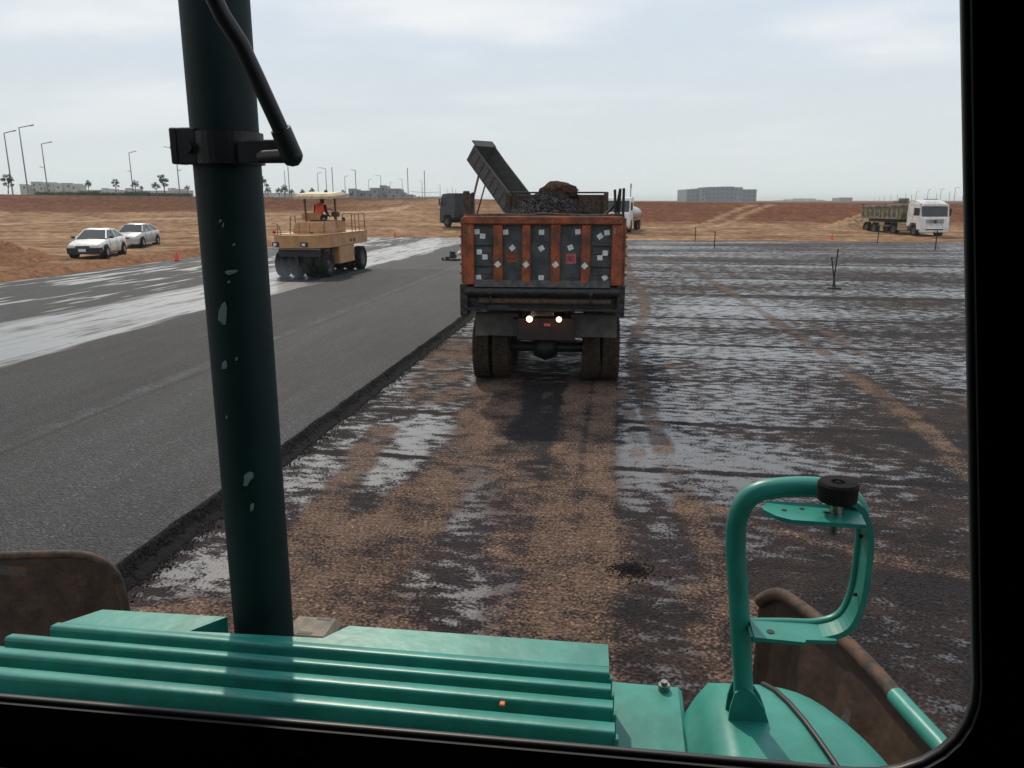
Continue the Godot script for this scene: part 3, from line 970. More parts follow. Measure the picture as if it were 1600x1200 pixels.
# ---------- the paver whose cab we sit in ----------
func rounded(x0: float, x1: float, y0: float, y1: float, r: float, n := 8) -> Array:
	var out := []
	for c in [[x1 - r, y0 + r, -90.0], [x1 - r, y1 - r, 0.0], [x0 + r, y1 - r, 90.0], [x0 + r, y0 + r, 180.0]]:
		for k in n + 1:
			var a := deg_to_rad(c[2] + 90.0 * k / n)
			out.append(Vector2(c[0] + cos(a) * r, c[1] + sin(a) * r))
	return out
func build_paver() -> void:
	var base := Vector3(-0.85, 0, 0)
	var p := thing("paver", "teal green asphalt paver with ribbed hood, dark cab frame and rusty hopper wings", "paver", base)
	var root := Node3D.new()
	root.name = "cab"
	p.add_child(root, true)
	root.position = -base
	# front wall of the cab with its window opening (leaning pillar on the right)
	var ins := rounded(-1.05, 0.306, 2.505, 3.62, 0.1)
	var outs := rounded(-1.75, 0.75, 1.7, 3.95, 0.02)
	var lean := func(v: Vector2, z: float) -> Vector3:
		var k := clampf((v.x + 0.2) / 0.5, 0.0, 1.0)
		return Vector3(v.x - (v.y - 2.63) * 0.145 * k, v.y - 0.012 * clampf((v.x - 0.0) / -0.6, 0.0, 1.0), z)
	var st := S()
	var n := ins.size()
	for k in n:
		var k2 := (k + 1) % n
		for z in [-0.612, -0.628]:
			quad(st, lean.call(ins[k], z), lean.call(ins[k2], z), lean.call(outs[k2], z), lean.call(outs[k], z), lean.call(ins[k], -0.62))
		var mid: Vector2 = (ins[k] + ins[k2]) * 0.5
		var nn := (Vector2(-0.35, 3.0) - mid) * 0.2
		quad(st, lean.call(ins[k], -0.612), lean.call(ins[k2], -0.612), lean.call(ins[k2], -0.628), lean.call(ins[k], -0.628), lean.call(mid - nn, -0.62))
	put(st, "window_frame", M.cab_dark, root)
	# rubber seal round the opening
	var path := []
	for k in n + 1:
		path.append(lean.call(ins[k % n], -0.62))
	rod("window_seal", M.seal, root, path, 0.0045, 6)
	st = S()
	box(st, Vector3(-1.78, 2.82, 0.33), Vector3(0.06, 2.26, 2.06))
	put(st, "side_wall", M.cab_dark, root)
	st = S()
	box(st, Vector3(0.78, 2.82, 0.33), Vector3(0.06, 2.26, 2.06))
	put(st, "side_wall", M.cab_dark, root)
	st = S()
	box(st, Vector3(-0.5, 2.82, 1.36), Vector3(2.5, 2.26, 0.06))
	put(st, "rear_wall", M.cab_dark, root)
	bx("roof", M.cab_dark, root, Vector3(-0.5, 3.99, 0.33), Vector3(2.66, 0.08, 2.2), 0.02)
	bx("floor", M.cab_dark, root, Vector3(-0.5, 1.66, 0.36), Vector3(2.5, 0.06, 1.94), 0.0)
	bx("dashboard", M.black_metal, root, Vector3(-0.55, 2.36, -0.53), Vector3(1.7, 0.16, 0.16), 0.02)

	# ribbed engine hood
	var hood := Node3D.new()
	hood.name = "hood"
	p.add_child(hood, true)
	hood.position = -base
	st = S()
	var hood_top := PackedVector2Array([Vector2(-1.33, 1.672), Vector2(-0.985, 1.683), Vector2(-1.045, 1.606), Vector2(-0.70, 1.622), Vector2(-0.655, 1.686), Vector2(0.0, 1.692), Vector2(0.004, 1.60), Vector2(-1.40, 1.585)])
	# plan outline (x, -z) laid down flat
	var flat := Transform3D(Basis(Vector3(1, 0, 0), Vector3(0, 0, -1), Vector3(0, 1, 0)), Vector3.ZERO)
	prism(st, hood_top, 1.78, 1.9455, flat)
	put(st, "top_plate", M.paver_green, hood)
	# steps falling towards the cab; each is a rib with a rolled edge
	var rows := [[1.600, 1.952], [1.536, 1.95], [1.478, 1.95], [1.405, 1.95], [1.325, 1.95]]
	for i in 4:
		var z0: float = rows[i][0]
		var z1: float = rows[i + 1][0]
		var back: float = 0.03 + 0.005 * i
		var wd: float = (z0 - z1) * 0.42
		var x0 := -1.40 - i * 0.075
		var x1 := 0.004 + i * 0.005
		st = S()
		# rib: flat crown, rolled front, steep front face, then the valley
		var prof := [[z0 + 0.0, 1.85], [z0 + 0.0, 1.943], [z0 - 0.003, 1.9465], [z0 - wd, 1.951], [z0 - wd - 0.005, 1.9485], [z0 - wd - 0.007, 1.943], [z0 - wd - 0.010, 1.951 - back], [z0 - wd - 0.013, 1.947 - back], [z1 - 0.0, 1.945 - back * 0.75], [z1, 1.85]]
		if i < 3:
			prof[8] = [z1 - 0.0, 1.944 - back * 0.55]
		for e in prof.size() - 1:
			st.set_smooth_group(1 if e in [1, 2, 3, 4] else -1)
			quad(st, Vector3(x0, prof[e][1], -prof[e][0]), Vector3(x1, prof[e][1], -prof[e][0]), Vector3(x1, prof[e + 1][1], -prof[e + 1][0]), Vector3(x0, prof[e + 1][1], -prof[e + 1][0]), Vector3(-0.5, 1.8, -(z0 + z1) * 0.5))
		st.set_smooth_group(-1)
		for xx in [x0, x1]:
			for e in range(1, prof.size() - 1):
				tri(st, Vector3(xx, prof[0][1], -prof[0][0]), Vector3(xx, prof[e][1], -prof[e][0]), Vector3(xx, prof[e + 1][1], -prof[e + 1][0]), Vector3(-0.5, 1.85, -z0))
		# pressed end caps of the rib
		box(st, Vector3(x1 + 0.004, 1.935 - back * 0.5, -z0 + wd + 0.004), Vector3(0.009, back + 0.012, 0.02), 0.003)
		put(st, "rib", M.paver_green, hood)
	bx("rear_plate", M.paver_green, hood, Vector3(-0.77, 1.88, -1.02), Vector3(1.6, 0.06, 0.6), 0.008)
	bx("hood_body", M.paver_green, hood, Vector3(-0.68, 1.5, -1.18), Vector3(1.33, 0.6, 0.9), 0.01)
	# little marker lamp lens on the third rib
	bx("amber_marker", M.lens_orange, hood, Vector3(-0.222, 1.943, -1.435), Vector3(0.012, 0.006, 0.016), 0.002)

	# lower cover beside the hood
	var side := Node3D.new()
	side.name = "side_cover"
	p.add_child(side, true)
	side.position = -base
	bx("cover_plate", M.paver_green, side, Vector3(0.095, 1.76, -1.25), Vector3(0.19, 0.06, 1.06), 0.01)
	st = S()
	cyl(st, Vector3(0.144, 1.79, -1.755), Vector3(0.144, 1.806, -1.755), 0.015, 10)
	cyl(st, Vector3(0.144, 1.8, -1.755), Vector3(0.144, 1.815, -1.755), 0.009, 6)
	put(st, "bolt", M.steel, side)
	bx("left_cover_plate", M.paver_green, side, Vector3(-1.62, 1.86, -1.2), Vector3(0.4, 0.05, 0.75), 0.01)

	# rounded fender cover on the right
	var fend := Node3D.new()
	fend.name = "fender_cover"
	p.add_child(fend, true)
	fend.position = -base
	st = S()
	var rings := []
	for j in 15:
		var v := j / 14.0
		var z := lerpf(-1.69, -0.8, v)
		var ring := []
		# the front edge sweeps back towards the outer side
		for i in 19:
			var u := i / 18.0
			var x := lerpf(0.185, 0.70, u)
			var y := 1.82 + 0.10 * smoothstep(0.0, 0.1, u) + 0.012 * sin(u * PI) - 0.16 * pow(maxf(0.0, u - 0.45) / 0.55, 2.2)
			var zz := z + 0.30 * pow(maxf(0.0, u - 0.3) / 0.7, 2.2) * (1.0 - v)
			y -= 0.06 * pow(1.0 - v, 8.0)
			ring.append(Vector3(x, y, zz))
		rings.append(ring)
	st.set_smooth_group(1)
	for j in 14:
		for i in 18:
			quad(st, rings[j][i], rings[j][i + 1], rings[j + 1][i + 1], rings[j + 1][i], (rings[j][i] + rings[j + 1][i + 1]) * 0.5 - Vector3(0, 1, 0))
	st.set_smooth_group(-1)
	for i in 18:
		var a: Vector3 = rings[0][i]
		var b: Vector3 = rings[0][i + 1]
		quad(st, a, b, Vector3(b.x, 1.3, b.z), Vector3(a.x, 1.3, a.z), (a + b) * 0.5 + Vector3(0, 0, 1))
	for j in 14:
		var a: Vector3 = rings[j][0]
		var b: Vector3 = rings[j + 1][0]
		quad(st, a, b, Vector3(b.x, 1.6, b.z), Vector3(a.x, 1.6, a.z), (a + b) * 0.5 + Vector3(1, 0, 0))
		a = rings[j][18]
		b = rings[j + 1][18]
		quad(st, a, b, Vector3(b.x, 1.3, b.z), Vector3(a.x, 1.3, a.z), (a + b) * 0.5 - Vector3(1, 0, 0))
	put(st, "cover_shell", M.paver_green, fend)
	# rubber strip over the shell
	var strip := []
	for j in 15:
		var u := lerpf(0.36, 0.66, 1.0 - pow(1.0 - j / 14.0, 1.5))
		var i := u * 18.0
		var q: Vector3 = rings[j][int(i)].lerp(rings[j][int(i) + 1], i - int(i))
		strip.append(q + Vector3(0, 0.003, 0))
	rod("rubber_strip", M.black_metal, fend, strip, 0.007, 6)

	# canopy post with clamp
	var post := Node3D.new()
	post.name = "canopy_post"
	p.add_child(post, true)
	post.position = -base
	st = S()
	cyl(st, Vector3(-0.92, 1.2, -1.745), Vector3(-0.905, 4.6, -1.745), 0.0755, 36)
	put(st, "post_tube", M.post_green, post)
	# flaked paint: thin chips standing on the tube
	var chips := [[352, 492, 9, 24], [355, 568, 7, 10], [390, 745, 10, 16], [362, 425, 12, 6], [348, 345, 3, 4], [366, 382, 3, 3], [352, 352, 2, 5], [395, 790, 4, 10], [357, 650, 3, 4], [372, 560, 2, 4], [360, 440, 3, 3]]
	for c in chips:
		var hit := at_z(c[0], c[1], -1.68)
		var ax := -0.92 + (hit.y - 1.2) / 3.4 * 0.015
		var dx := clampf(hit.x - ax, -0.07, 0.07)
		var zz := -1.745 + sqrt(0.0763 * 0.0763 - dx * dx)
		var nrm := Vector3(dx, 0, zz + 1.745).normalized()
		var tx := Vector3.UP.cross(nrm)
		st = S()
		var ring := []
		for k in 9:
			var a := TAU * k / 9.0
			var r := rng.randf_range(0.55, 1.15)
			ring.append(Vector3(ax + dx, hit.y, zz) + nrm * 0.0006 + (tx * cos(a) * c[2] + Vector3.UP * sin(a) * c[3] + tx * sin(a) * c[2] * 0.5) * r * 0.0013)
		for k in 9:
			tri(st, Vector3(ax + dx, hit.y, zz) + nrm * 0.0016, ring[k], ring[(k + 1) % 9], Vector3(ax, hit.y, -1.745))
		put(st, "paint_chip", M.chip, post)
	var clamp := Node3D.new()
	clamp.name = "clamp"
	post.add_child(clamp)
	st = S()
	lathe(st, [Vector2(0.076, -0.035), Vector2(0.084, -0.035), Vector2(0.084, 0.035), Vector2(0.076, 0.035)], 36, Vector3(-0.911, 3.115, -1.745), Vector3.UP, false)
	box(st, Vector3(-0.965, 3.118, -1.672), Vector3(0.045, 0.078, 0.012), 0.003)
	box(st, Vector3(-0.995, 3.118, -1.69), Vector3(0.018, 0.078, 0.05), 0.003)
	cyl(st, Vector3(-0.958, 3.115, -1.68), Vector3(-0.958, 3.115, -1.655), 0.013, 8)
	cyl(st, Vector3(-0.99, 3.115, -1.685), Vector3(-1.008, 3.118, -1.685), 0.012, 8)
	put(st, "clamp_ring", M.black_metal, post)
	clamp.free()
	bx("clamp_arm", M.black_metal, post, Vector3(-0.785, 3.105, -1.68), Vector3(0.13, 0.05, 0.012), 0.003)
	# gas strut of the canopy
	var strut := Node3D.new()
	strut.name = "gas_strut"
	p.add_child(strut, true)
	strut.position = -base
	var foot := at_z(456, 243, -1.62)
	var knee := at_z(442, 210, -1.60)
	rod("strut_tube", M.black_metal, strut, [knee, at_z(403, 125, -1.555), at_z(376, 68, -1.525), at_z(348, 25, -1.505), at_z(331, -10, -1.49), at_z(310, -120, -1.45)], 0.0165, 14)
	st = S()
	cyl(st, knee + (knee - foot) * 0.25, foot, 0.0215, 14, 0.0225)
	lathe(st, [Vector2(0.0, -0.023), Vector2(0.013, -0.02), Vector2(0.021, -0.01), Vector2(0.0235, 0.0), Vector2(0.021, 0.01), Vector2(0.013, 0.02), Vector2(0.0, 0.023)], 14, foot, Vector3.UP)
	put(st, "strut_socket", M.black_metal, strut)
	rod("strut_pin", M.black_metal, strut, [foot, foot + Vector3(-0.09, 0.0, -0.045)], 0.014, 10)

	# bracket with slots behind the post
	var br := Node3D.new()
	br.name = "tan_bracket"
	p.add_child(br, true)
	br.position = -base
	st = S()
	box(st, Vector3(-0.925, 1.64, -2.06), Vector3(0.16, 0.12, 0.14), 0.018)
	put(st, "bracket_block", M.tan_metal, br)
	bx("slot", M.ink, br, Vector3(-0.90, 1.7003, -2.105), Vector3(0.045, 0.002, 0.013), 0.0)
	bx("slot", M.ink, br, Vector3(-0.93, 1.7003, -2.02), Vector3(0.045, 0.002, 0.013), 0.0)

	# mirror arm
	var arm := Node3D.new()
	arm.name = "mirror_arm"
	p.add_child(arm, true)
	arm.position = -base
	var loop := [Vector3(0.297, 1.88, -1.505), Vector3(0.288, 2.0, -1.502), Vector3(0.268, 2.174, -1.5), Vector3(0.252, 2.31, -1.5), Vector3(0.254, 2.385, -1.5), Vector3(0.283, 2.43, -1.5), Vector3(0.35, 2.446, -1.5), Vector3(0.42, 2.446, -1.5), Vector3(0.468, 2.425, -1.505), Vector3(0.492, 2.37, -1.51), Vector3(0.497, 2.3, -1.515), Vector3(0.494, 2.225, -1.515), Vector3(0.474, 2.168, -1.512), Vector3(0.425, 2.146, -1.508), Vector3(0.36, 2.143, -1.505), Vector3(0.285, 2.14, -1.5)]
	var smooth := smooth_path(loop, 5)
	var cut := 5 * 8
	rod("arm_tube", M.paver_green, arm, smooth.slice(0, cut + 4), 0.0205, 16)
	rod("arm_tube", M.paver_green, arm, smooth.slice(cut + 2), 0.011, 12)
	# flat strap bent along the inside of the loop
	st = S()
	var lane := smooth.slice(5 * 7)
	var rr := []
	for i in lane.size():
		var a: Vector3 = lane[maxi(i - 1, 0)]
		var b: Vector3 = lane[mini(i + 1, lane.size() - 1)]
		var d := (b - a).normalized()
		var nrm := Vector3(d.y, -d.x, 0).normalized() * 0.006
		var c: Vector3 = lane[i] - nrm * 0.4
		rr.append([c + nrm + Vector3(0, 0, 0.058), c - nrm + Vector3(0, 0, 0.058), c - nrm + Vector3(0, 0, -0.006), c + nrm + Vector3(0, 0, -0.006)])
	loft(st, rr, true, -1, true)
	put(st, "strap", M.paver_green, arm)
	st = S()
	prism(st, PackedVector2Array([Vector2(0.285, 1.43), Vector2(0.305, 1.40), Vector2(0.33, 1.385), Vector2(0.46, 1.38), Vector2(0.468, 1.47), Vector2(0.30, 1.475)]), 2.416, 2.424, flat)
	put(st, "top_plate", M.paver_green, arm)
	for h in [[0.325, -1.43], [0.36, -1.442], [0.40, -1.43]]:
		st = S()
		cyl(st, Vector3(h[0], 2.4235, h[1]), Vector3(h[0], 2.4255, h[1]), 0.0048, 8)
		put(st, "bolt_hole", M.ink, arm)
	st = S()
	prism(st, PackedVector2Array([Vector2(0.29, 1.43), Vector2(0.385, 1.425), Vector2(0.39, 1.435), Vector2(0.45, 1.44), Vector2(0.45, 1.5), Vector2(0.29, 1.5)]), 2.142, 2.15, flat)
	put(st, "lower_plate", M.paver_green, arm)
	st = S()
	cyl(st, Vector3(0.325, 2.1495, -1.455), Vector3(0.325, 2.1515, -1.455), 0.008, 10)
	put(st, "bolt_hole", M.ink, arm)
	for h in [[2.36, 0.4845], [2.235, 0.4865]]:
		st = S()
		cyl(st, Vector3(h[1] + 0.002, h[0], -1.475), Vector3(h[1] - 0.0055, h[0], -1.475), 0.004, 8)
		put(st, "bolt_hole", M.ink, arm)
	st = S()
	lathe(st, [Vector2(0.0, -0.018), Vector2(0.034, -0.018), Vector2(0.0365, -0.014), Vector2(0.0365, 0.014), Vector2(0.033, 0.019), Vector2(0.013, 0.019), Vector2(0.011, 0.014), Vector2(0.007, 0.014), Vector2(0.005, 0.019), Vector2(0.0, 0.019)], 28, Vector3(0.418, 2.468, -1.43), Vector3.UP, false)
	put(st, "knob", M.rubber, arm)
	st = S()
	cyl(st, Vector3(0.418, 2.38, -1.43), Vector3(0.418, 2.452, -1.43), 0.006, 10)
	cyl(st, Vector3(0.418, 2.424, -1.43), Vector3(0.418, 2.442, -1.43), 0.0125, 6)
	put(st, "knob_stem", M.steel, arm)
	# gussets at its foot
	st = S()
	for s in [-1.0, 1.0]:
		prism(st, PackedVector2Array([Vector2(0.258, 1.89), Vector2(0.262, 1.95), Vector2(0.27, 1.985), Vector2(0.292, 2.0), Vector2(0.31, 1.985), Vector2(0.33, 1.955), Vector2(0.342, 1.925), Vector2(0.35, 1.89)]), -1.505 + s * 0.021 - 0.003, -1.505 + s * 0.021 + 0.003)
	put(st, "gusset", M.paver_green, arm)
	st = S()
	prism(st, PackedVector2Array([Vector2(0.285, 2.09), Vector2(0.335, 2.142), Vector2(0.275, 2.142)]), -1.508, -1.5)
	put(st, "gusset", M.paver_green, arm)

	# hopper wings
	var lw := Node3D.new()
	lw.name = "hopper_wing"
	p.add_child(lw, true)
	lw.position = -base
	st = S()
	var wing := PackedVector2Array([Vector2(-3.3, 0.6), Vector2(-3.3, 1.40), Vector2(-2.75, 1.46), Vector2(-2.35, 1.497), Vector2(-2.23, 1.49), Vector2(-2.16, 1.455), Vector2(-2.12, 1.38), Vector2(-2.10, 1.2), Vector2(-2.06, 0.9), Vector2(-2.02, 0.6)])
	prism(st, wing, -2.80, -2.775)
	put(st, "wing_plate", M.rust_brown, lw)
	var rim := []
	for k in range(1, wing.size()):
		rim.append(Vector3(wing[k].x, wing[k].y, -2.788))
	rod("edge_tube", M.rusty_tube, lw, smooth_path(rim, 3), 0.019, 10)
	var sl := rounded(-2.80, -2.545, 1.385, 1.43, 0.02, 3)
	st = S()
	prism(st, PackedVector2Array(sl), -2.7752, -2.7735)
	put(st, "slot", M.ledge_grey, lw)
	var rw := Node3D.new()
	rw.name = "hopper_wing"
	p.add_child(rw, true)
	rw.position = -base
	# a plate leaning in, tube along its top
	var topl := [Vector3(0.60, 1.42, -2.93), Vector3(0.657, 1.485, -2.88), Vector3(0.72, 1.492, -2.78), Vector3(0.816, 1.525, -2.469), Vector3(0.868, 1.54, -2.184), Vector3(0.906, 1.556, -1.95), Vector3(0.93, 1.56, -1.75)]
	st = S()
	for k in topl.size() - 1:
		var a: Vector3 = topl[k]
		var b: Vector3 = topl[k + 1]
		var a2 := Vector3(a.x * 0.5 + 0.29, 0.7, a.z + 0.02)
		var b2 := Vector3(b.x * 0.5 + 0.29, 0.7, b.z + 0.02)
		var off := Vector3(0.02, 0, 0.008)
		quad(st, a, b, b2, a2, (a + b) * 0.5 + Vector3(1, 0, 0))
		quad(st, a + off, b + off, b2 + off, a2 + off, (a + b) * 0.5 - Vector3(1, 0, 0))
	quad(st, topl[0], topl[0] + Vector3(0.02, 0, 0.008), Vector3(0.61, 0.7, -2.902), Vector3(0.59, 0.7, -2.91), topl[2])
	put(st, "wing_plate", M.rust_brown, rw)
	rod("edge_tube", M.rusty_tube, rw, smooth_path(topl.slice(0, 5), 4), 0.026, 12)
	rod("edge_tube", M.paver_green, rw, [topl[4], topl[5], topl[6]], 0.0275, 14)
	# slot in the plate
	st = S()
	var sc := Vector3(0.742, 1.36, -2.30)
	var su := Vector3(0.03, 0.0, 0.19).normalized()
	var sv := Vector3(0.17, 0.84, 0.0).normalized()
	var so := su.cross(sv).normalized() * -0.03
	var oval := []
	for k in 14:
		var t := TAU * k / 14.0
		oval.append(sc + so + su * cos(t) * 0.024 + sv * sin(t) * 0.05)
	for k in 14:
		tri(st, sc + so, oval[k], oval[(k + 1) % 14], sc - so)
	put(st, "slot", M.ledge_grey, rw)

	# running gear and hopper below, out of sight from the cab
	var low := Node3D.new()
	low.name = "chassis"
	p.add_child(low, true)
	low.position = -base
	bx("frame", M.black_metal, low, Vector3(-0.7, 1.2, -0.3), Vector3(1.9, 0.9, 3.0), 0.03)
	bx("hopper_floor", M.rust_brown, low, Vector3(-0.75, 0.45, -2.55), Vector3(2.5, 0.1, 1.5), 0.01)
	for sx in [-1.75, 0.25]:
		st = S()
		var ring := []
		for k in 24:
			var a := TAU * k / 24.0
			ring.append(Vector2(cos(a) * 0.38 + (1.0 if cos(a) > 0 else -1.0) * 1.2, 0.385 + sin(a) * 0.38))
		prism(st, PackedVector2Array(ring), -0.16, 0.16, Transform3D(Basis(Vector3(0, 0, 1), Vector3(0, 1, 0), Vector3(-1, 0, 0)), Vector3(sx, 0, -0.2)))
		put(st, "crawler_track", M.rubber, low)

# ---------- the orange dump truck ----------
func letters(text: String, size: float, m: Material, parent: Node, called: String, at: Vector3, q := Basis.IDENTITY) -> MeshInstance3D:
	var t := TextMesh.new()
	var f := SystemFont.new()
	f.font_names = PackedStringArray(["Droid Sans"])
	f.font_weight = 700
	t.font = f
	t.text = text
	t.font_size = 64
	t.pixel_size = size / 46.0
	t.depth = 0.003
	t.curve_step = 2.0
	var o := MeshInstance3D.new()
	o.mesh = t
	o.material_override = m
	o.name = called
	parent.add_child(o, true)
	o.transform = Transform3D(q, at)
	return o
func build_dump_truck() -> void:
	# own axes: tailgate in the plane z = 0, forward is -z
	var t := thing("dump_truck", "loaded dump truck with orange framed grey tailgate dotted with white reflector squares", "dump truck", Vector3(-1.185, 0, -11.78), deg_to_rad(2.4))
	var fx := func(cx: float) -> float: return (700.0 + cx * 0.25 - 849.5) / 103.6
	var fy := func(cy: float) -> float: return 1.33 + (487.0 - 320.0 - cy * 0.25) / 103.4
	# tailgate
	var g := Node3D.new()
	g.name = "tailgate"
	t.add_child(g)
	var ys := [fy.call(125.0), fy.call(500.0)]
	var edges := [165.0, 288.0, 348.0, 470.0, 525.0, 652.0, 712.0, 842.0, 900.0, 1030.0]
	for i in 5:
		var x0: float = fx.call(edges[i * 2])
		var x1: float = fx.call(edges[i * 2 + 1])
		bx("panel", M.panel_grey, g, Vector3((x0 + x1) * 0.5, (ys[0] + ys[1]) * 0.5 + 0.02, -0.05), Vector3(x1 - x0 + 0.04, ys[0] - ys[1] + 0.1, 0.05), 0.004)
	for i in 4:
		var x0: float = fx.call(edges[i * 2 + 1])
		var x1: float = fx.call(edges[i * 2 + 2])
		bx("rib", M.truck_orange, g, Vector3((x0 + x1) * 0.5, (ys[0] + ys[1]) * 0.5 + 0.003, 0.0), Vector3(x1 - x0, ys[0] - ys[1] - 0.006, 0.09), 0.012)
	bx("top_rail", M.truck_orange, g, Vector3(0, fy.call(98.0), 0.0), Vector3(2.42, 0.132, 0.12), 0.02)
	for s in [-1.0, 1.0]:
		bx("stile", M.truck_orange, g, Vector3(s * 1.125, (ys[0] + ys[1]) * 0.5, -0.005), Vector3(0.165, ys[0] - ys[1] + 0.01, 0.1), 0.014)
		# pressed shelves in the outer bays
		for cy in [250.0, 380.0]:
			bx("shelf", M.panel_grey, g, Vector3(s * 0.90, fy.call(cy), -0.01), Vector3(0.29, 0.022, 0.045), 0.008)
			var q := Basis(Vector3(0, 0, 1), s * 0.0)
			bx("pressed_plate", M.panel_grey, g, Vector3(s * 0.90, fy.call(cy) - 0.085, -0.02), Vector3(0.27, 0.1, 0.02), 0.012, q)
	# sloping ledge and the rounded bottom bar
	var st := S()
	prism(st, PackedVector2Array([Vector2(0.03, fy.call(470.0)), Vector2(0.075, fy.call(512.0)), Vector2(-0.05, fy.call(512.0)), Vector2(-0.05, fy.call(470.0))]), -1.04, 1.04, Transform3D(Basis(Vector3(0, 0, 1), Vector3(0, 1, 0), Vector3(-1, 0, 0)), Vector3.ZERO))
	put(st, "ledge", M.ledge_grey, g)
	st = S()
	cyl(st, Vector3(-1.19, fy.call(545.0), 0.0), Vector3(1.19, fy.call(545.0), 0.0), 0.085, 18)
	put(st, "bottom_bar", M.tar_black, g)
	# reflectors and notices
	var spots := [[183, 170, 2], [219, 197, -6], [197, 296, 0], [233, 327, 3], [190, 457, 8], [365, 172, 6], [407, 270, 40], [592, 172, 0], [592, 271, 32], [592, 456, 0], [820, 168, 4], [775, 265, 24], [958, 195, 35], [1000, 173, 8], [993, 298, -3], [960, 327, 2], [995, 451, 33], [317, 371, 42], [497, 371, 38], [683, 371, 40], [866, 377, 45]]
	for s in spots:
		var on_rib: bool = s[1] in [371, 377]
		var shelf: bool = (s[0] < 260 or s[0] > 900) and s[1] in [296, 327, 298]
		var z := 0.046 if on_rib else (-0.0085 if shelf else -0.0235)
		bx("reflector", M.sticker, g, Vector3(fx.call(float(s[0])), fy.call(float(s[1])), z), Vector3(0.08, 0.076, 0.003), 0.0, Basis(Vector3(0, 0, 1), deg_to_rad(s[2])))
	for x in [140.0, 1047.0]:
		bx("reflector", M.tan_metal, g, Vector3(fx.call(x), fy.call(160.0), 0.047), Vector3(0.036, 0.09, 0.003), 0.0)
	bx("notice", M.sticker_orange, g, Vector3(fx.call(405.0), fy.call(327.0), -0.0237), Vector3(0.165, 0.18, 0.003), 0.0)
	var no := bx("notice", M.sticker_red, g, Vector3(fx.call(780.0), fy.call(335.0), -0.0237), Vector3(0.15, 0.15, 0.003), 0.0)
	letters("8", 0.085, M.red_ink, no, "digit", Vector3(fx.call(778.0) - 0.027, fy.call(336.0), -0.0215))
	letters("0", 0.085, M.red_ink, no, "digit", Vector3(fx.call(778.0) + 0.027, fy.call(336.0), -0.0215))
	# bulged edge of the tarp rail on the gate
	st = S()
	var rail := []
	for k in 25:
		var x := lerpf(-1.2, 1.2, k / 24.0)
		rail.append(Vector3(x, fy.call(68.0) + 0.004 + 0.02 * exp(-pow((x - 0.0) / 0.14, 2.0)) + 0.006 * sin(x * 7.0), -0.02))
	tube(st, rail, 0.017, 8)
	put(st, "rolled_edge", M.rusty_tube, g)

	# body
	var b := Node3D.new()
	b.name = "tipper_body"
	t.add_child(b)
	for s in [-1.0, 1.0]:
		bx("side_panel", M.truck_orange, b, Vector3(s * 1.19, 2.02, -2.95), Vector3(0.05, 1.42, 5.7), 0.01)
		for k in 7:
			bx("side_rib", M.truck_orange, b, Vector3(s * 1.235, 2.0, -0.5 - k * 0.8), Vector3(0.07, 1.4, 0.1), 0.015)
		bx("corner_post", M.truck_orange, b, Vector3(s * 1.215, 2.02, -0.16), Vector3(0.09, 1.44, 0.2), 0.015)
		bx("corner_post", M.tar_black, b, Vector3(s * 1.205, 1.5, -0.06), Vector3(0.12, 0.5, 0.26), 0.012)
		# rope cleats down the corner
		for k in 6:
			st = S()
			lathe(st, [Vector2(0.0, -0.02), Vector2(0.022, -0.014), Vector2(0.03, 0.0), Vector2(0.022, 0.014), Vector2(0.0, 0.02)], 10, Vector3(s * 1.262, 2.6 - k * 0.14, -0.1), Vector3.UP)
			put(st, "rope_cleat", M.truck_orange, b)
	bx("floor_plate", M.bed_grey, b, Vector3(0, 1.36, -2.95), Vector3(2.36, 0.08, 5.7), 0.01)
	bx("lower_beam", M.tar_black, b, Vector3(0, fy.call(612.0), -0.1), Vector3(2.3, 0.22, 0.1), 0.01)
	bx("bottom_rail", M.tar_black, b, Vector3(0, fy.call(657.0), 0.0), Vector3(2.42, 0.045, 0.12), 0.012)
	st = S()
	cyl(st, Vector3(-0.97, fy.call(605.0), -0.01), Vector3(1.06, fy.call(607.0), -0.01), 0.05, 14)
	for x in [-0.37, 0.37]:
		cyl(st, Vector3(x - 0.01, fy.call(606.0), -0.01), Vector3(x + 0.01, fy.call(606.0), -0.01), 0.057, 14)
	put(st, "hinge_tube", M.rusty_tube, b)
	for x in [fx.call(272.0), fx.call(908.0)]:
		st = S()
		box(st, Vector3(x, fy.call(585.0), 0.065), Vector3(0.04, 0.16, 0.03), 0.01)
		lathe(st, [Vector2(0.0, -0.03), Vector2(0.04, -0.03), Vector2(0.045, 0.0), Vector2(0.04, 0.03), Vector2(0.0, 0.03)], 12, Vector3(x, fy.call(555.0), 0.06), Vector3.RIGHT)
		put(st, "latch_hook", M.tar_black, b)
	bx("chain_box", M.tar_black, b, Vector3(fx.call(320.0), fy.call(650.0), 0.02), Vector3(0.36, 0.1, 0.1), 0.03)
	# headboard with tarp bow
	bx("headboard", M.rusty_tube, b, Vector3(-0.03, 2.36, -5.62), Vector3(2.2, 1.52, 0.06), 0.01)
	for x in [-1.08, -0.6, -0.05, 0.5, 0.99]:
		bx("headboard_rib", M.rusty_tube, b, Vector3(x, 2.4, -5.57), Vector3(0.08, 1.44, 0.06), 0.012)
	bx("headboard_post", M.rusty_tube, b, Vector3(1.06, 2.42, -5.5), Vector3(0.1, 1.52, 0.1), 0.012)
	bx("headboard_post", M.rusty_tube, b, Vector3(-1.1, 2.42, -5.5), Vector3(0.1, 1.5, 0.1), 0.012)
	rod("tarp_bow", M.stake, b, [Vector3(-1.1, 3.165, -5.5), Vector3(1.06, 3.165, -5.5)], 0.018, 8)
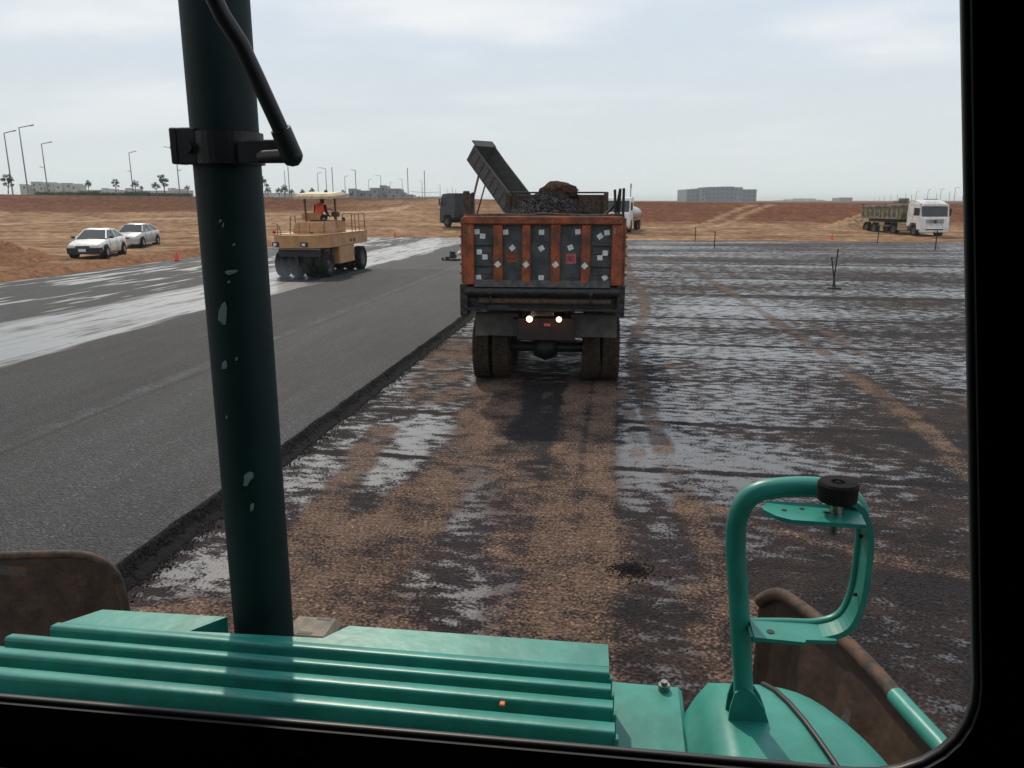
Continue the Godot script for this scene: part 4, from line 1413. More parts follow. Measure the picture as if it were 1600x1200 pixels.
	# stakes standing in the rear corners
	var stakes_r := [[1.09, 0.06, 0.02], [1.15, 0.09, -0.01], [1.21, 0.1, 0.0], [1.12, 0.05, -0.05]]
	for q in stakes_r:
		bx("corner_stake", M.stake, b, Vector3(q[0], 2.92, -0.24 + q[2]), Vector3(0.04, 0.42 + q[1], 0.05), 0.008, Basis(Vector3(0, 0, 1), q[2] * 3.0))
	bx("corner_stake", M.rusty_tube, b, Vector3(-1.185, 2.93, -0.2), Vector3(0.1, 0.42, 0.06), 0.012)
	bx("corner_stake", M.rusty_tube, b, Vector3(-1.10, 2.94, -0.24), Vector3(0.045, 0.36, 0.05), 0.008, Basis(Vector3(0, 0, 1), -0.06))
	rod("corner_rope", M.stake, b, [Vector3(0.9, 2.75, -0.2), Vector3(1.02, 2.86, -0.3), Vector3(1.12, 2.98, -0.25)], 0.02, 6)

	# chassis
	var c := Node3D.new()
	c.name = "chassis"
	t.add_child(c)
	for s in [-0.42, 0.42]:
		bx("frame_rail", M.black_metal, c, Vector3(s, 1.03, -4.2), Vector3(0.1, 0.28, 8.0), 0.01)
	bx("rear_crossmember", M.maroon, c, Vector3(0.06, 1.02, -0.2), Vector3(0.92, 0.36, 0.08), 0.015)
	var plate := bx("number_plate", M.plate, c, Vector3(fx.call(610.0), fy.call(690.0), -0.15), Vector3(0.3, 0.085, 0.01), 0.003)
	for q in [["1", -0.125], ["4", -0.094], ["7", -0.063], ["0", -0.032], ["1", -0.001], ["D", 0.06], ["J", 0.1]]:
		letters(q[0], 0.056, M.ink, plate, "character", Vector3(fx.call(610.0) + q[1] + 0.012, fy.call(690.0), -0.1435))
	bx("pink_label", M.sticker_red, c, Vector3(fx.call(630.0), fy.call(766.0), -0.157), Vector3(0.1, 0.04, 0.006), 0.0)
	for q in [[515.0, 0.052], [707.0, 0.045]]:
		var at := Vector3(fx.call(q[0]), fy.call(729.0), -0.14)
		st = S()
		lathe(st, [Vector2(0.0, 0.03), Vector2(q[1] * 0.6, 0.026), Vector2(q[1] * 0.95, 0.012), Vector2(q[1], 0.0), Vector2(q[1], -0.02)], 18, at, Vector3(0, 0, 1))
		put(st, "reverse_lamp", M.lamp_glow, c)
		st = S()
		lathe(st, [Vector2(q[1] + 0.012, -0.03), Vector2(q[1] + 0.014, 0.004), Vector2(q[1] + 0.002, 0.006)], 18, at, Vector3(0, 0, 1))
		put(st, "lamp_rim", M.black_metal, c)
		var l := OmniLight3D.new()
		l.name = "reverse_light"
		l.light_energy = 0.02
		l.light_color = Color(1.0, 0.72, 0.45)
		l.light_size = 0.05
		l.omni_range = 12.0
		l.omni_attenuation = 2.0
		l.shadow_enabled = true
		l.position = at + Vector3(0, 0, 0.07)
		c.add_child(l)
	for z in [-1.25, -2.65]:
		st = S()
		cyl(st, Vector3(-0.9, 0.54, z), Vector3(0.9, 0.54, z), 0.09, 12)
		lathe(st, [Vector2(0.0, -0.22), Vector2(0.16, -0.2), Vector2(0.24, 0.0), Vector2(0.16, 0.2), Vector2(0.0, 0.22)], 14, Vector3(0, 0.54, z), Vector3.RIGHT)
		put(st, "axle", M.black_metal, c)
	bx("underrun_box", M.ledge_grey, c, Vector3(-0.12, 0.5, -1.9), Vector3(0.3, 0.05, 0.1), 0.01)
	bx("air_tank", M.black_metal, c, Vector3(0.0, 0.75, -3.6), Vector3(0.7, 0.35, 0.6), 0.05)
	# mud flaps
	for q in [[145.0, 435.0], [782.0, 1085.0]]:
		st = S()
		var x0: float = fx.call(q[0])
		var x1: float = fx.call(q[1])
		st.set_smooth_group(1)
		for k in 10:
			for j in 5:
				var pt := []
				for e in [[k, j], [k + 1, j], [k + 1, j + 1], [k, j + 1]]:
					var u: float = e[0] / 10.0
					var v: float = e[1] / 5.0
					pt.append(Vector3(lerpf(x0, x1, u), lerpf(fy.call(715.0), fy.call(858.0), v), -0.42 + 0.03 * sin(u * 7.0 + v) * v + 0.05 * v))
				quad(st, pt[0], pt[1], pt[2], pt[3], (pt[0] + pt[2]) * 0.5 - Vector3(0, 0, 1))
		st.set_smooth_group(-1)
		put(st, "mud_flap", M.flap, c)
		bx("flap_bar", M.tar_black, c, Vector3((x0 + x1) * 0.5, fy.call(712.0), -0.44), Vector3(x1 - x0, 0.05, 0.04), 0.01)
	# wheels: tandem, doubled
	for z in [-1.25, -2.65]:
		for x in [-1.09, -0.755, 0.755, 1.09]:
			wheel("wheel", t, Vector3(x + 0.02, 0.54, z), 0.535, 0.29, M.rim_dusty, M.dusty_rubber, signf(x), z == -1.25)
	for x in [-1.02, 1.02]:
		wheel("wheel", t, Vector3(x, 0.54, -6.9), 0.535, 0.31, M.rim_dusty, M.dusty_rubber, signf(x))
	# cab, mostly hidden behind the body
	var cab := Node3D.new()
	cab.name = "cab"
	t.add_child(cab)
	bx("cab_shell", M.truck_orange, cab, Vector3(0, 1.75, -6.9), Vector3(2.3, 1.9, 1.7), 0.08)
	bx("rear_window", M.glass_dark, cab, Vector3(0, 2.2, -6.04), Vector3(1.2, 0.5, 0.02), 0.0)
	bx("windscreen", M.glass_dark, cab, Vector3(0, 2.15, -7.76), Vector3(2.0, 0.75, 0.02), 0.0)
	for s in [-1.0, 1.0]:
		bx("side_window", M.glass_dark, cab, Vector3(s * 1.155, 2.2, -6.95), Vector3(0.02, 0.6, 0.9), 0.0)

	# the load: a heap of hot mix
	var heap := thing("asphalt_load", "rounded heap of black asphalt mix inside the orange truck body", "asphalt", Vector3(-1.185, 0, -11.78), deg_to_rad(2.4))
	st = SurfaceTool.new()
	st.begin(Mesh.PRIMITIVE_TRIANGLES)
	st.set_smooth_group(1)
	var hh := func(x: float, z: float) -> float:
		var u: float = (x + 0.02) / 1.12
		var v: float = (z + 2.2) / 2.6
		return 2.64 + 0.50 * exp(-u * u * 1.7 - v * v * 1.0) * smoothstep(0.25, -1.2, z) - 0.3 * absf(u) * absf(u) + hn.get_noise_2d(x * 4.0, z * 4.0) * 0.035 + hn.get_noise_2d(x * 14.0, z * 14.0) * 0.012
	var nx := 60
	var nz := 110
	for j in nz + 1:
		for i in nx + 1:
			var x := lerpf(-1.16, 1.16, float(i) / nx)
			var z := lerpf(-0.1, -5.55, float(j) / nz)
			st.add_vertex(Vector3(x, hh.call(x, z), z))
	for j in nz:
		for i in nx:
			var a := j * (nx + 1) + i
			for k in [a, a + nx + 1, a + 1, a + 1, a + nx + 1, a + nx + 2]:
				st.add_index(k)
	put(st, "heap", M.asphalt_load, heap)
	var places := []
	for k in 14000:
		var x := rng.randf_range(-1.12, 1.12)
		var z := -rng.randf_range(0.15, 4.6)
		places.append(stone_at(Vector3(x, hh.call(x, z) + 0.004, z), rng.randf_range(0.008, 0.017)))
	scatter("loose_stones", M.asphalt_load, places, heap, 5)

	# tarp bundle riding on the headboard
	var tarp := thing("tarp_bundle", "crumpled brown tarpaulin bundle lying on the truck headboard", "tarpaulin", Vector3(-1.185, 0, -11.78), deg_to_rad(2.4))
	st = S()
	var rings := []
	for j in 22:
		var ring := []
		for i in 28:
			var th := PI * j / 21.0
			var ph := TAU * i / 28.0
			var d := Vector3(cos(th), sin(th) * cos(ph), sin(th) * sin(ph))
			var r := 1.0 + 0.18 * hn.get_noise_3d(d.x * 1.6, d.y * 1.6, d.z * 1.6) + 0.10 * absf(hn.get_noise_3d(d.x * 4.0 + 5.0, d.y * 4.0, d.z * 4.0))
			var y := d.y * 0.24 * r
			if y < -0.08:
				y = -0.08
			ring.append(Vector3(d.x * 0.42 * r, y + 3.15, d.z * 0.3 * r) + Vector3(0.02, 0, -5.55))
		rings.append(ring)
	loft(st, rings, true, 1, false)
	put(st, "canvas", M.canvas, tarp)

# ---------- smooth figures from bones: surface nets over joined capsules ----------
func bones_mesh(st: SurfaceTool, bones: Array, cell: float, blend: float) -> void:
	var lo := Vector3.ONE * 1e9
	var hi := -lo
	for b in bones:
		for e in [[b[0], b[2]], [b[1], b[3]]]:
			var c: Vector3 = e[0]
			lo = lo.min(c - Vector3.ONE * (e[1] + cell * 2.5))
			hi = hi.max(c + Vector3.ONE * (e[1] + cell * 2.5))
	var n := Vector3i(((hi - lo) / cell).ceil()) + Vector3i.ONE
	var f := PackedFloat32Array()
	f.resize(n.x * n.y * n.z)
	f.fill(1.0)
	for b in bones:
		var p: Vector3 = b[0]
		var q: Vector3 = b[1]
		var r := maxf(b[2], b[3]) + blend + cell * 2.0
		var i0 := Vector3i(((p.min(q) - Vector3.ONE * r - lo) / cell).floor()).clamp(Vector3i.ZERO, n - Vector3i.ONE)
		var i1 := Vector3i(((p.max(q) + Vector3.ONE * r - lo) / cell).ceil()).clamp(Vector3i.ZERO, n - Vector3i.ONE)
		var d := q - p
		var ll := maxf(d.length_squared(), 1e-9)
		for z in range(i0.z, i1.z + 1):
			for y in range(i0.y, i1.y + 1):
				for x in range(i0.x, i1.x + 1):
					var v := lo + Vector3(x, y, z) * cell
					var t := clampf((v - p).dot(d) / ll, 0.0, 1.0)
					var s := v.distance_to(p + d * t) - lerpf(b[2], b[3], t)
					var at := (z * n.y + y) * n.x + x
					var o := f[at]
					var h := maxf(blend - absf(o - s), 0.0) / blend
					f[at] = minf(o, s) - h * h * blend * 0.25
	var verts := {}
	var pos := func(x: int, y: int, z: int) -> Vector3:
		var key := Vector3i(x, y, z)
		if not verts.has(key):
			var sum := Vector3.ZERO
			var cnt := 0
			for e in [[0, 1], [0, 2], [0, 4], [1, 3], [1, 5], [2, 3], [2, 6], [3, 7], [4, 5], [4, 6], [5, 7], [6, 7]]:
				var a := Vector3i(e[0] & 1, (e[0] >> 1) & 1, e[0] >> 2)
				var b := Vector3i(e[1] & 1, (e[1] >> 1) & 1, e[1] >> 2)
				var fa := f[((z + a.z) * n.y + y + a.y) * n.x + x + a.x]
				var fb := f[((z + b.z) * n.y + y + b.y) * n.x + x + b.x]
				if (fa < 0.0) != (fb < 0.0):
					sum += Vector3(a).lerp(Vector3(b), fa / (fa - fb))
					cnt += 1
			verts[key] = lo + (Vector3(x, y, z) + sum / maxi(cnt, 1)) * cell
		return verts[key]
	st.set_smooth_group(3)
	for z in range(1, n.z - 1):
		for y in range(1, n.y - 1):
			for x in range(1, n.x - 1):
				var at := (z * n.y + y) * n.x + x
				var a := f[at] < 0.0
				for ax in 3:
					var step: int = [1, n.x, n.x * n.y][ax]
					if a == (f[at + step] < 0.0):
						continue
					var c := []
					for k in [[0, 0], [1, 0], [1, 1], [0, 1]]:
						var o := Vector3i(x, y, z)
						o[(ax + 1) % 3] -= k[0]
						o[(ax + 2) % 3] -= k[1]
						c.append(pos.call(o.x, o.y, o.z))
					var dir := Vector3.ZERO
					dir[ax] = 1.0 if a else -1.0
					var m: Vector3 = (c[0] + c[1] + c[2] + c[3]) * 0.25
					quad(st, c[0], c[1], c[2], c[3], m - dir)
	st.set_smooth_group(-1)

# ---------- pneumatic roller ----------
func build_roller() -> void:
	# own axes: forward is +z (towards the camera), front axle at z = 0
	var r := thing("tyre_roller", "tan pneumatic tyred roller with a cream canopy on the wet asphalt lane", "road roller", Vector3(-12.2, 0.08, -29.0))
	var st := S()
	var body := Node3D.new()
	body.name = "body"
	r.add_child(body)
	# hull: plan outline with a wide nose, extruded
	var flat := Transform3D(Basis(Vector3(1, 0, 0), Vector3(0, 0, -1), Vector3(0, 1, 0)), Vector3.ZERO)
	prism(st, PackedVector2Array([Vector2(-1.1, -0.35), Vector2(-0.72, -0.72), Vector2(0.42, -0.72), Vector2(1.06, -0.3), Vector2(1.06, 4.35), Vector2(-1.1, 4.35)]), 1.14, 1.62, flat)
	put(st, "hull", M.roller_tan, body)
	bx("deck_edge", M.roller_tan, body, Vector3(-0.02, 1.635, -2.0), Vector3(2.2, 0.03, 4.75), 0.01)
	bx("side_tank", M.roller_tan, body, Vector3(0.86, 0.79, -1.8), Vector3(0.36, 0.72, 1.75), 0.03)
	bx("side_tank", M.roller_tan, body, Vector3(-0.9, 0.79, -1.8), Vector3(0.36, 0.72, 1.75), 0.03)
	bx("belly", M.black_metal, body, Vector3(0, 0.9, -1.9), Vector3(1.3, 0.5, 3.6), 0.02)
	bx("front_yoke", M.black_metal, body, Vector3(-0.1, 0.95, 0.3), Vector3(1.7, 0.36, 0.2), 0.03)
	bx("yoke_leg", M.black_metal, body, Vector3(-0.2, 0.62, 0.42), Vector3(0.12, 0.55, 0.1), 0.02)
	bx("wheel_box", M.black_metal, body, Vector3(-0.06, 0.75, -0.05), Vector3(1.9, 0.7, 0.5), 0.02)
	bx("scraper_bar", M.steel, body, Vector3(-0.1, 1.1, 0.66), Vector3(1.9, 0.03, 0.04), 0.005)
	for q in [[0.62, 1.32], [0.62, 0.78], [0.2, 1.32]]:
		bx("side_handle", M.car_black, body, Vector3(1.075, q[1], -2.0 - q[0]), Vector3(0.03, 0.12, 0.09), 0.005)
	# engine cover
	st = S()
	var ec := []
	for q in [[1.63, 0.0], [1.75, 0.0], [2.05, 0.07], [2.1, 0.12]]:
		ec.append([Vector3(-0.62 + q[1], q[0], -0.35 - q[1]), Vector3(0.3 - q[1] * 0.5, q[0], -0.35 - q[1]), Vector3(0.62 - q[1], q[0], -0.8), Vector3(0.62 - q[1], q[0], -2.1), Vector3(-0.62 + q[1], q[0], -2.1)])
	loft(st, ec, true, -1, true)
	put(st, "engine_cover", M.roller_tan, body)
	bx("engine_grille", M.car_black, body, Vector3(0.14, 1.67, -0.338), Vector3(0.12, 0.06, 0.02), 0.005)
	for x in [-0.33, 0.1]:
		bx("cover_seam", M.rail_brown, body, Vector3(x - 0.05, 1.85, -0.368), Vector3(0.012, 0.36, 0.012), 0.0, Basis(Vector3(1, 0, 0), -0.2))
	bx("seat_back", M.roller_tan, body, Vector3(-0.32, 2.28, -1.5), Vector3(0.78, 0.3, 0.1), 0.03)
	bx("operator_floor", M.roller_tan, body, Vector3(0.0, 1.9, -2.4), Vector3(1.3, 0.5, 0.9), 0.03)
	bx("seat_cushion", M.car_black, body, Vector3(-0.12, 2.13, -1.75), Vector3(0.55, 0.1, 0.5), 0.03)
	# console and wheel
	st = S()
	cyl(st, Vector3(0.45, 1.95, -2.3), Vector3(0.42, 2.38, -2.2), 0.05, 10)
	box(st, Vector3(0.44, 2.36, -2.25), Vector3(0.32, 0.2, 0.2), 0.03)
	put(st, "console", M.rail_brown, body)
	st = S()
	var hoop := []
	for k in 21:
		var a := TAU * k / 20.0
		hoop.append(Vector3(0.2 + cos(a) * 0.19, 2.5 + sin(a) * 0.08, -2.12 + sin(a) * 0.16))
	tube(st, hoop, 0.016, 6)
	put(st, "steering_wheel", M.car_black, body)
	# lamps in the nose
	for x in [-0.92, 0.26]:
		bx("lamp_housing", M.car_black, body, Vector3(x, 1.28, 0.66 if x > 0 else 0.58), Vector3(0.3, 0.17, 0.2), 0.02)
		var y := bx("head_lamp", M.lens, body, Vector3(x - 0.02, 1.27, 0.765 if x > 0 else 0.685), Vector3(0.13, 0.1, 0.02), 0.01)
		y.name = "head_lamp"
	st = S()
	lathe(st, [Vector2(0.0, 0.03), Vector2(0.06, 0.02), Vector2(0.075, 0.0), Vector2(0.06, -0.03), Vector2(0.0, -0.04)], 12, Vector3(-1.02, 1.74, 0.5), Vector3(0, 0, 1))
	put(st, "side_reflector", M.lens_red, body)
	# canopy
	var can := Node3D.new()
	can.name = "canopy"
	r.add_child(can)
	st = S()
	var a0 := [Vector3(-0.78, 2.97, -0.95), Vector3(0.78, 2.97, -0.95), Vector3(0.78, 3.07, -2.7), Vector3(-0.78, 3.07, -2.7)]
	var a1 := []
	for v in a0:
		a1.append(v + Vector3(0, 0.1, 0))
	var a2 := []
	for v in a0:
		a2.append(Vector3(v.x * 0.86, v.y + 0.2, (v.z + 1.8) * 0.86 - 1.8))
	loft(st, [a0, a1, a2], true, -1, true)
	put(st, "roof_panel", M.canopy_cream, can)
	rod("roof_rim", M.rail_brown, can, [Vector3(-0.67, 3.21, -2.5), Vector3(0.67, 3.21, -2.5)], 0.02, 6)
	st = S()
	lathe(st, [Vector2(0.06, -0.07), Vector2(0.075, 0.0), Vector2(0.05, 0.06), Vector2(0.0, 0.08)], 12, Vector3(0.1, 3.27, -2.2), Vector3.UP)
	put(st, "beacon", M.car_black, can)
	for q in [[-0.42, -1.25], [0.52, -2.1]]:
		rod("canopy_post", M.rail_brown, can, [Vector3(q[0], 2.05, q[1]), Vector3(q[0] - 0.03, 3.02, q[1])], 0.045, 8)
	# railings
	var rails := [[[-0.62, -0.4], [-0.62, 0.1]], [[-1.0, -3.9], [-0.2, -3.9]]]
	rod("grab_rail", M.rail_brown, r, [Vector3(-0.68, 1.64, -0.2), Vector3(-0.66, 2.3, -0.25), Vector3(-0.66, 2.3, -0.7), Vector3(-0.68, 1.64, -0.75)], 0.018, 6)
	rod("grab_rail", M.rail_brown, r, [Vector3(-0.98, 1.64, 0.3), Vector3(-0.96, 2.02, 0.28), Vector3(-1.2, 2.07, 0.25)], 0.015, 6)
	rod("grab_rail", M.rail_brown, r, [Vector3(-0.75, 1.64, 0.5), Vector3(-0.82, 1.95, 0.45), Vector3(-0.95, 2.02, 0.4)], 0.015, 6)
	rod("grab_rail", M.rail_brown, r, [Vector3(0.72, 1.64, -0.2), Vector3(0.72, 2.0, -0.2), Vector3(0.78, 2.15, -0.2)], 0.014, 6)
	rod("grab_rail", M.rail_brown, r, [Vector3(0.6, 1.64, -2.6), Vector3(0.6, 2.35, -2.6), Vector3(0.65, 2.38, -2.6), Vector3(0.98, 2.38, -2.6), Vector3(1.0, 2.35, -2.6), Vector3(1.0, 1.64, -2.6)], 0.018, 6)
	rod("grab_rail", M.rail_brown, r, [Vector3(1.0, 2.36, -2.6), Vector3(1.0, 2.38, -4.2), Vector3(1.0, 1.64, -4.25)], 0.018, 6)
	for z in [-3.0, -3.5]:
		rod("grab_rail", M.rail_brown, r, [Vector3(1.0, 1.64, z), Vector3(1.0, 2.36, z)], 0.015, 6)
	st = S()
	lathe(st, [Vector2(0.0, 0.02), Vector2(0.07, 0.015), Vector2(0.085, 0.0), Vector2(0.0, -0.03)], 12, Vector3(0.66, 2.16, -2.55), Vector3(0, 0, 1))
	put(st, "work_lamp", M.car_black, r)
	# tyres: four in front, five behind
	for k in 4:
		wheel("wheel", r, Vector3(-0.87 + k * 0.58 - 0.06, 0.5, 0.0), 0.5, 0.36, M.car_black, M.rubber, 1.0)
	for k in 5:
		wheel("wheel", r, Vector3(-0.9 + k * 0.46, 0.5, -3.6), 0.5, 0.36, M.rim_dusty, M.rubber, 1.0)

	# its driver, leaning forward on the seat and looking to the side
	var p := thing("person", "roller driver in a red vest and black cap, seated and leaning forward", "person", Vector3(-12.2, 0.08, -29.0))
	st = S()
	var o := Vector3(-0.12, 2.2, -1.8)
	var hip := o + Vector3(0, 0.08, 0)
	var chest := o + Vector3(0.06, 0.42, -0.1)
	var neck := o + Vector3(0.09, 0.56, -0.15)
	var bones := [[hip, chest, 0.145, 0.165], [chest, neck, 0.14, 0.07], [neck, neck + Vector3(0.01, 0.07, -0.02), 0.06, 0.06]]
	for s in [-1.0, 1.0]:
		var sh := chest + Vector3(s * 0.19, 0.07, 0.0)
		var el: Vector3 = sh + (Vector3(0.02, -0.26, -0.12) if s > 0 else Vector3(-0.07, -0.25, -0.06))
		var wr: Vector3 = el + (Vector3(0.0, -0.1, -0.22) if s > 0 else Vector3(0.16, -0.05, -0.2))
		bones += [[chest + Vector3(s * 0.08, 0.08, 0), sh, 0.09, 0.068], [sh, el, 0.062, 0.048], [el, wr, 0.046, 0.032]]
		var hp := hip + Vector3(s * 0.1, -0.01, -0.02)
		var kn := hp + Vector3(s * 0.05, 0.02, -0.43)
		var an := kn + Vector3(0, -0.36, 0.02)
		bones += [[hp, kn, 0.088, 0.062], [kn, an, 0.06, 0.042], [an, an + Vector3(0, -0.03, -0.17), 0.045, 0.036]]
	bones_mesh(st, bones, 0.024, 0.05)
	put(st, "body", M.shirt_dark, p)
	# head and hands
	st = S()
	var head := neck + Vector3(0.02, 0.18, -0.03)
	bones_mesh(st, [[head + Vector3(0, 0.03, 0.02), head + Vector3(0.01, -0.01, -0.01), 0.092, 0.088], [head + Vector3(0.02, -0.06, -0.03), head + Vector3(0.03, -0.08, -0.05), 0.062, 0.045], [head + Vector3(0.05, -0.01, -0.08), head + Vector3(0.055, -0.03, -0.105), 0.014, 0.016], [head + Vector3(-0.085, -0.01, -0.01), head + Vector3(-0.09, 0.01, -0.005), 0.018, 0.02], [head + Vector3(0.09, -0.01, 0.03), head + Vector3(0.092, 0.01, 0.035), 0.018, 0.02], [head + Vector3(0, -0.1, 0.01), neck, 0.055, 0.06]], 0.012, 0.03)
	for s in [-1.0, 1.0]:
		var sh := chest + Vector3(s * 0.19, 0.07, 0.0)
		var el: Vector3 = sh + (Vector3(0.02, -0.26, -0.12) if s > 0 else Vector3(-0.07, -0.25, -0.06))
		var wr: Vector3 = el + (Vector3(0.0, -0.1, -0.22) if s > 0 else Vector3(0.16, -0.05, -0.2))
		var d := (wr - el).normalized()
		var side := d.cross(Vector3.UP).normalized()
		tube(st, [wr, wr + d * 0.05, wr + d * 0.09], 0.032, 8, 0.036)
		for k in 4:
			var b: Vector3 = wr + d * 0.085 + side * (k - 1.5) * 0.02
			var len: float = [0.06, 0.075, 0.07, 0.055][k]
			tube(st, [b, b + d * len * 0.5, b + d * len * 0.8 - Vector3(0, 0.03, 0), b + d * len * 0.6 - Vector3(0, 0.055, 0)], 0.0095, 6, 0.0075)
		var tb: Vector3 = wr + d * 0.035 + side * -0.03 * s
		tube(st, [tb, tb + side * -0.025 * s + d * 0.02, tb + side * -0.02 * s + d * 0.05 - Vector3(0, 0.02, 0)], 0.011, 6, 0.008)
	put(st, "head_and_hands", M.skin, p)
	st = S()
	bones_mesh(st, [[head + Vector3(0, 0.05, 0.02), head + Vector3(0.0, 0.06, 0.0), 0.1, 0.098], [head + Vector3(0.03, 0.05, -0.08), head + Vector3(0.09, 0.035, -0.15), 0.05, 0.03]], 0.014, 0.03)
	put(st, "cap", M.cap_black, p)
	st = S()
	bones_mesh(st, [[hip + Vector3(0, 0.06, 0), chest, 0.158, 0.178], [chest, neck - Vector3(0, 0.03, 0), 0.155, 0.09], [chest + Vector3(0.07, 0.08, 0), chest + Vector3(0.15, 0.085, 0), 0.1, 0.08], [chest + Vector3(-0.07, 0.08, 0), chest + Vector3(-0.15, 0.085, 0), 0.1, 0.08]], 0.022, 0.05)
	put(st, "vest", M.vest, p)

# ---------- cars ----------
func sedan(label: String, paint: Material, bumper: Material, at: Vector3, turn: float, soft: float, group: String) -> void:
	# own axes: forward is -z
	var c := thing("parked_car", label, "car", at, turn, group)
	var st := S()
	var rings := []
	var sec := [[-2.28, 0.62, 0.34, 0.62], [-2.2, 0.74, 0.26, 0.70], [-1.9, 0.82, 0.2, 0.78], [-1.3, 0.86, 0.2, 0.88], [-0.8, 0.88, 0.19, 0.95], [0.0, 0.89, 0.19, 0.98], [0.9, 0.89, 0.19, 1.0], [1.5, 0.87, 0.2, 1.02], [2.0, 0.83, 0.24, 1.0], [2.3, 0.76, 0.3, 0.95], [2.38, 0.66, 0.4, 0.86]]
	for s in sec:
		var ring := []
		var w: float = s[1]
		for q in [[0.0, s[2]], [0.8, s[2]], [0.96, s[2] + 0.08], [1.0, lerpf(s[2], s[3], 0.45)], [0.985, lerpf(s[2], s[3], 0.75)], [0.93, s[3] - 0.03], [0.8, s[3] + 0.005], [0.0, s[3] + 0.03], [-0.8, s[3] + 0.005], [-0.93, s[3] - 0.03], [-0.985, lerpf(s[2], s[3], 0.75)], [-1.0, lerpf(s[2], s[3], 0.45)], [-0.96, s[2] + 0.08], [-0.8, s[2]]]:
			ring.append(Vector3(q[0] * w, q[1], s[0]))
		rings.append(ring)
	loft(st, rings, true, 1, true)
	put(st, "body_shell", paint, c)
	# cabin: glass with roof and pillars over it
	var y1 := 1.42
	var lo := [Vector3(-0.76, 0.96, -0.98), Vector3(0.76, 0.96, -0.98), Vector3(0.8, 0.99, 0.4), Vector3(0.74, 1.02, 1.72), Vector3(-0.74, 1.02, 1.72), Vector3(-0.8, 0.99, 0.4)]
	var hi := [Vector3(-0.55, y1 - 0.03, -0.18 - soft), Vector3(0.55, y1 - 0.03, -0.18 - soft), Vector3(0.6, y1, 0.4), Vector3(0.53, y1 - 0.04, 1.0), Vector3(-0.53, y1 - 0.04, 1.0), Vector3(-0.6, y1, 0.4)]
	for q in [["windscreen", 0, 1], ["side_window", 1, 2], ["side_window", 2, 3], ["rear_window", 3, 4], ["side_window", 4, 5], ["side_window", 5, 0]]:
		st = S()
		quad(st, lo[q[1]], lo[q[2]], hi[q[2]], hi[q[1]], Vector3(0, 1.15, 0.4))
		put(st, q[0], M.glass_dark, c)
	st = S()
	for k in 6:
		tube(st, [lo[k], lo[k].lerp(hi[k], 0.5), hi[k]], 0.035 if k != 3 and k != 4 else 0.08, 6)
	put(st, "pillars", paint, c)
	st = S()
	var r0 := []
	var r1 := []
	var r2 := []
	for v in hi:
		r0.append(v + Vector3(signf(v.x) * 0.03, -0.03, 0))
		r1.append(v + Vector3(0, 0.03, 0))
		r2.append(Vector3(v.x * 0.7, v.y + 0.065, (v.z - 0.4) * 0.75 + 0.4))
	loft(st, [r0, r1, r2], true, 1, true)
	put(st, "roof", paint, c)
	# bumper, grille, lamps, plate
	st = S()
	rings = []
	for s in [[-0.86, -1.98], [-0.8, -2.2], [-0.6, -2.31], [0.0, -2.36], [0.6, -2.31], [0.8, -2.2], [0.86, -1.98]]:
		rings.append([Vector3(s[0], 0.24, s[1]), Vector3(s[0] * 1.01, 0.55, s[1] - 0.02), Vector3(s[0] * 0.98, 0.55, s[1] + 0.12), Vector3(s[0] * 0.98, 0.24, s[1] + 0.12)])
	loft(st, rings, true, -1, true)
	put(st, "front_bumper", bumper, c)
	bx("grille", M.car_black, c, Vector3(0, 0.61, -2.29), Vector3(0.7, 0.09, 0.05), 0.015)
	for s in [-1.0, 1.0]:
		bx("head_lamp", M.lens, c, Vector3(s * 0.57, 0.63, -2.245), Vector3(0.36, 0.11, 0.07), 0.025, Basis(Vector3.UP, s * -0.25))
		bx("tail_lamp", M.lens_red, c, Vector3(s * 0.6, 0.8, 2.345), Vector3(0.26, 0.14, 0.06), 0.02, Basis(Vector3.UP, s * 0.2))
		st = S()
		box(st, Vector3(s * 0.96, 1.03, -0.72), Vector3(0.2, 0.13, 0.11), 0.035)
		put(st, "wing_mirror", bumper if bumper == M.car_black else paint, c)
		# sill, arches and door lines
		bx("sill", bumper, c, Vector3(s * 0.865, 0.22, 0.05), Vector3(0.04, 0.07, 2.1), 0.01)
		for z in [-1.38, 1.36]:
			st = S()
			cyl(st, Vector3(s * 0.6, 0.34, z), Vector3(s * 0.895, 0.34, z), 0.375, 24)
			put(st, "wheel_arch", M.car_black, c)
			wheel("wheel", c, Vector3(s * 0.85, 0.315, z), 0.315, 0.19, M.rim_grey, M.rubber, s)
		for z in [-0.78, 0.33, 1.2]:
			bx("door_gap", M.car_black, c, Vector3(s * 0.886, 0.62, z), Vector3(0.012, 0.6, 0.012), 0.0)
		for z in [0.2, 1.05]:
			bx("door_handle", paint, c, Vector3(s * 0.89, 0.8, z), Vector3(0.04, 0.035, 0.18), 0.01)
	bx("number_plate", M.sticker, c, Vector3(0.0, 0.43, -2.387), Vector3(0.36, 0.15, 0.015), 0.003)
	bx("rear_bumper", bumper if bumper != M.car_black else paint, c, Vector3(0, 0.42, 2.36), Vector3(1.5, 0.3, 0.12), 0.05)
func build_cars() -> void:
	sedan("white sedan with black bumper and black mirrors parked on the sand", M.car_white, M.car_black, Vector3(-28.35, terrain(-28.35, -39.1) + 0.02, -39.1), PI + 0.30, 0.0, "")
	sedan("silver sedan parked on the sand behind the white sedan", M.car_silver, M.car_silver, Vector3(-31.95, terrain(-31.95, -48.0) + 0.02, -48.0), PI + 0.24, 0.12, "")

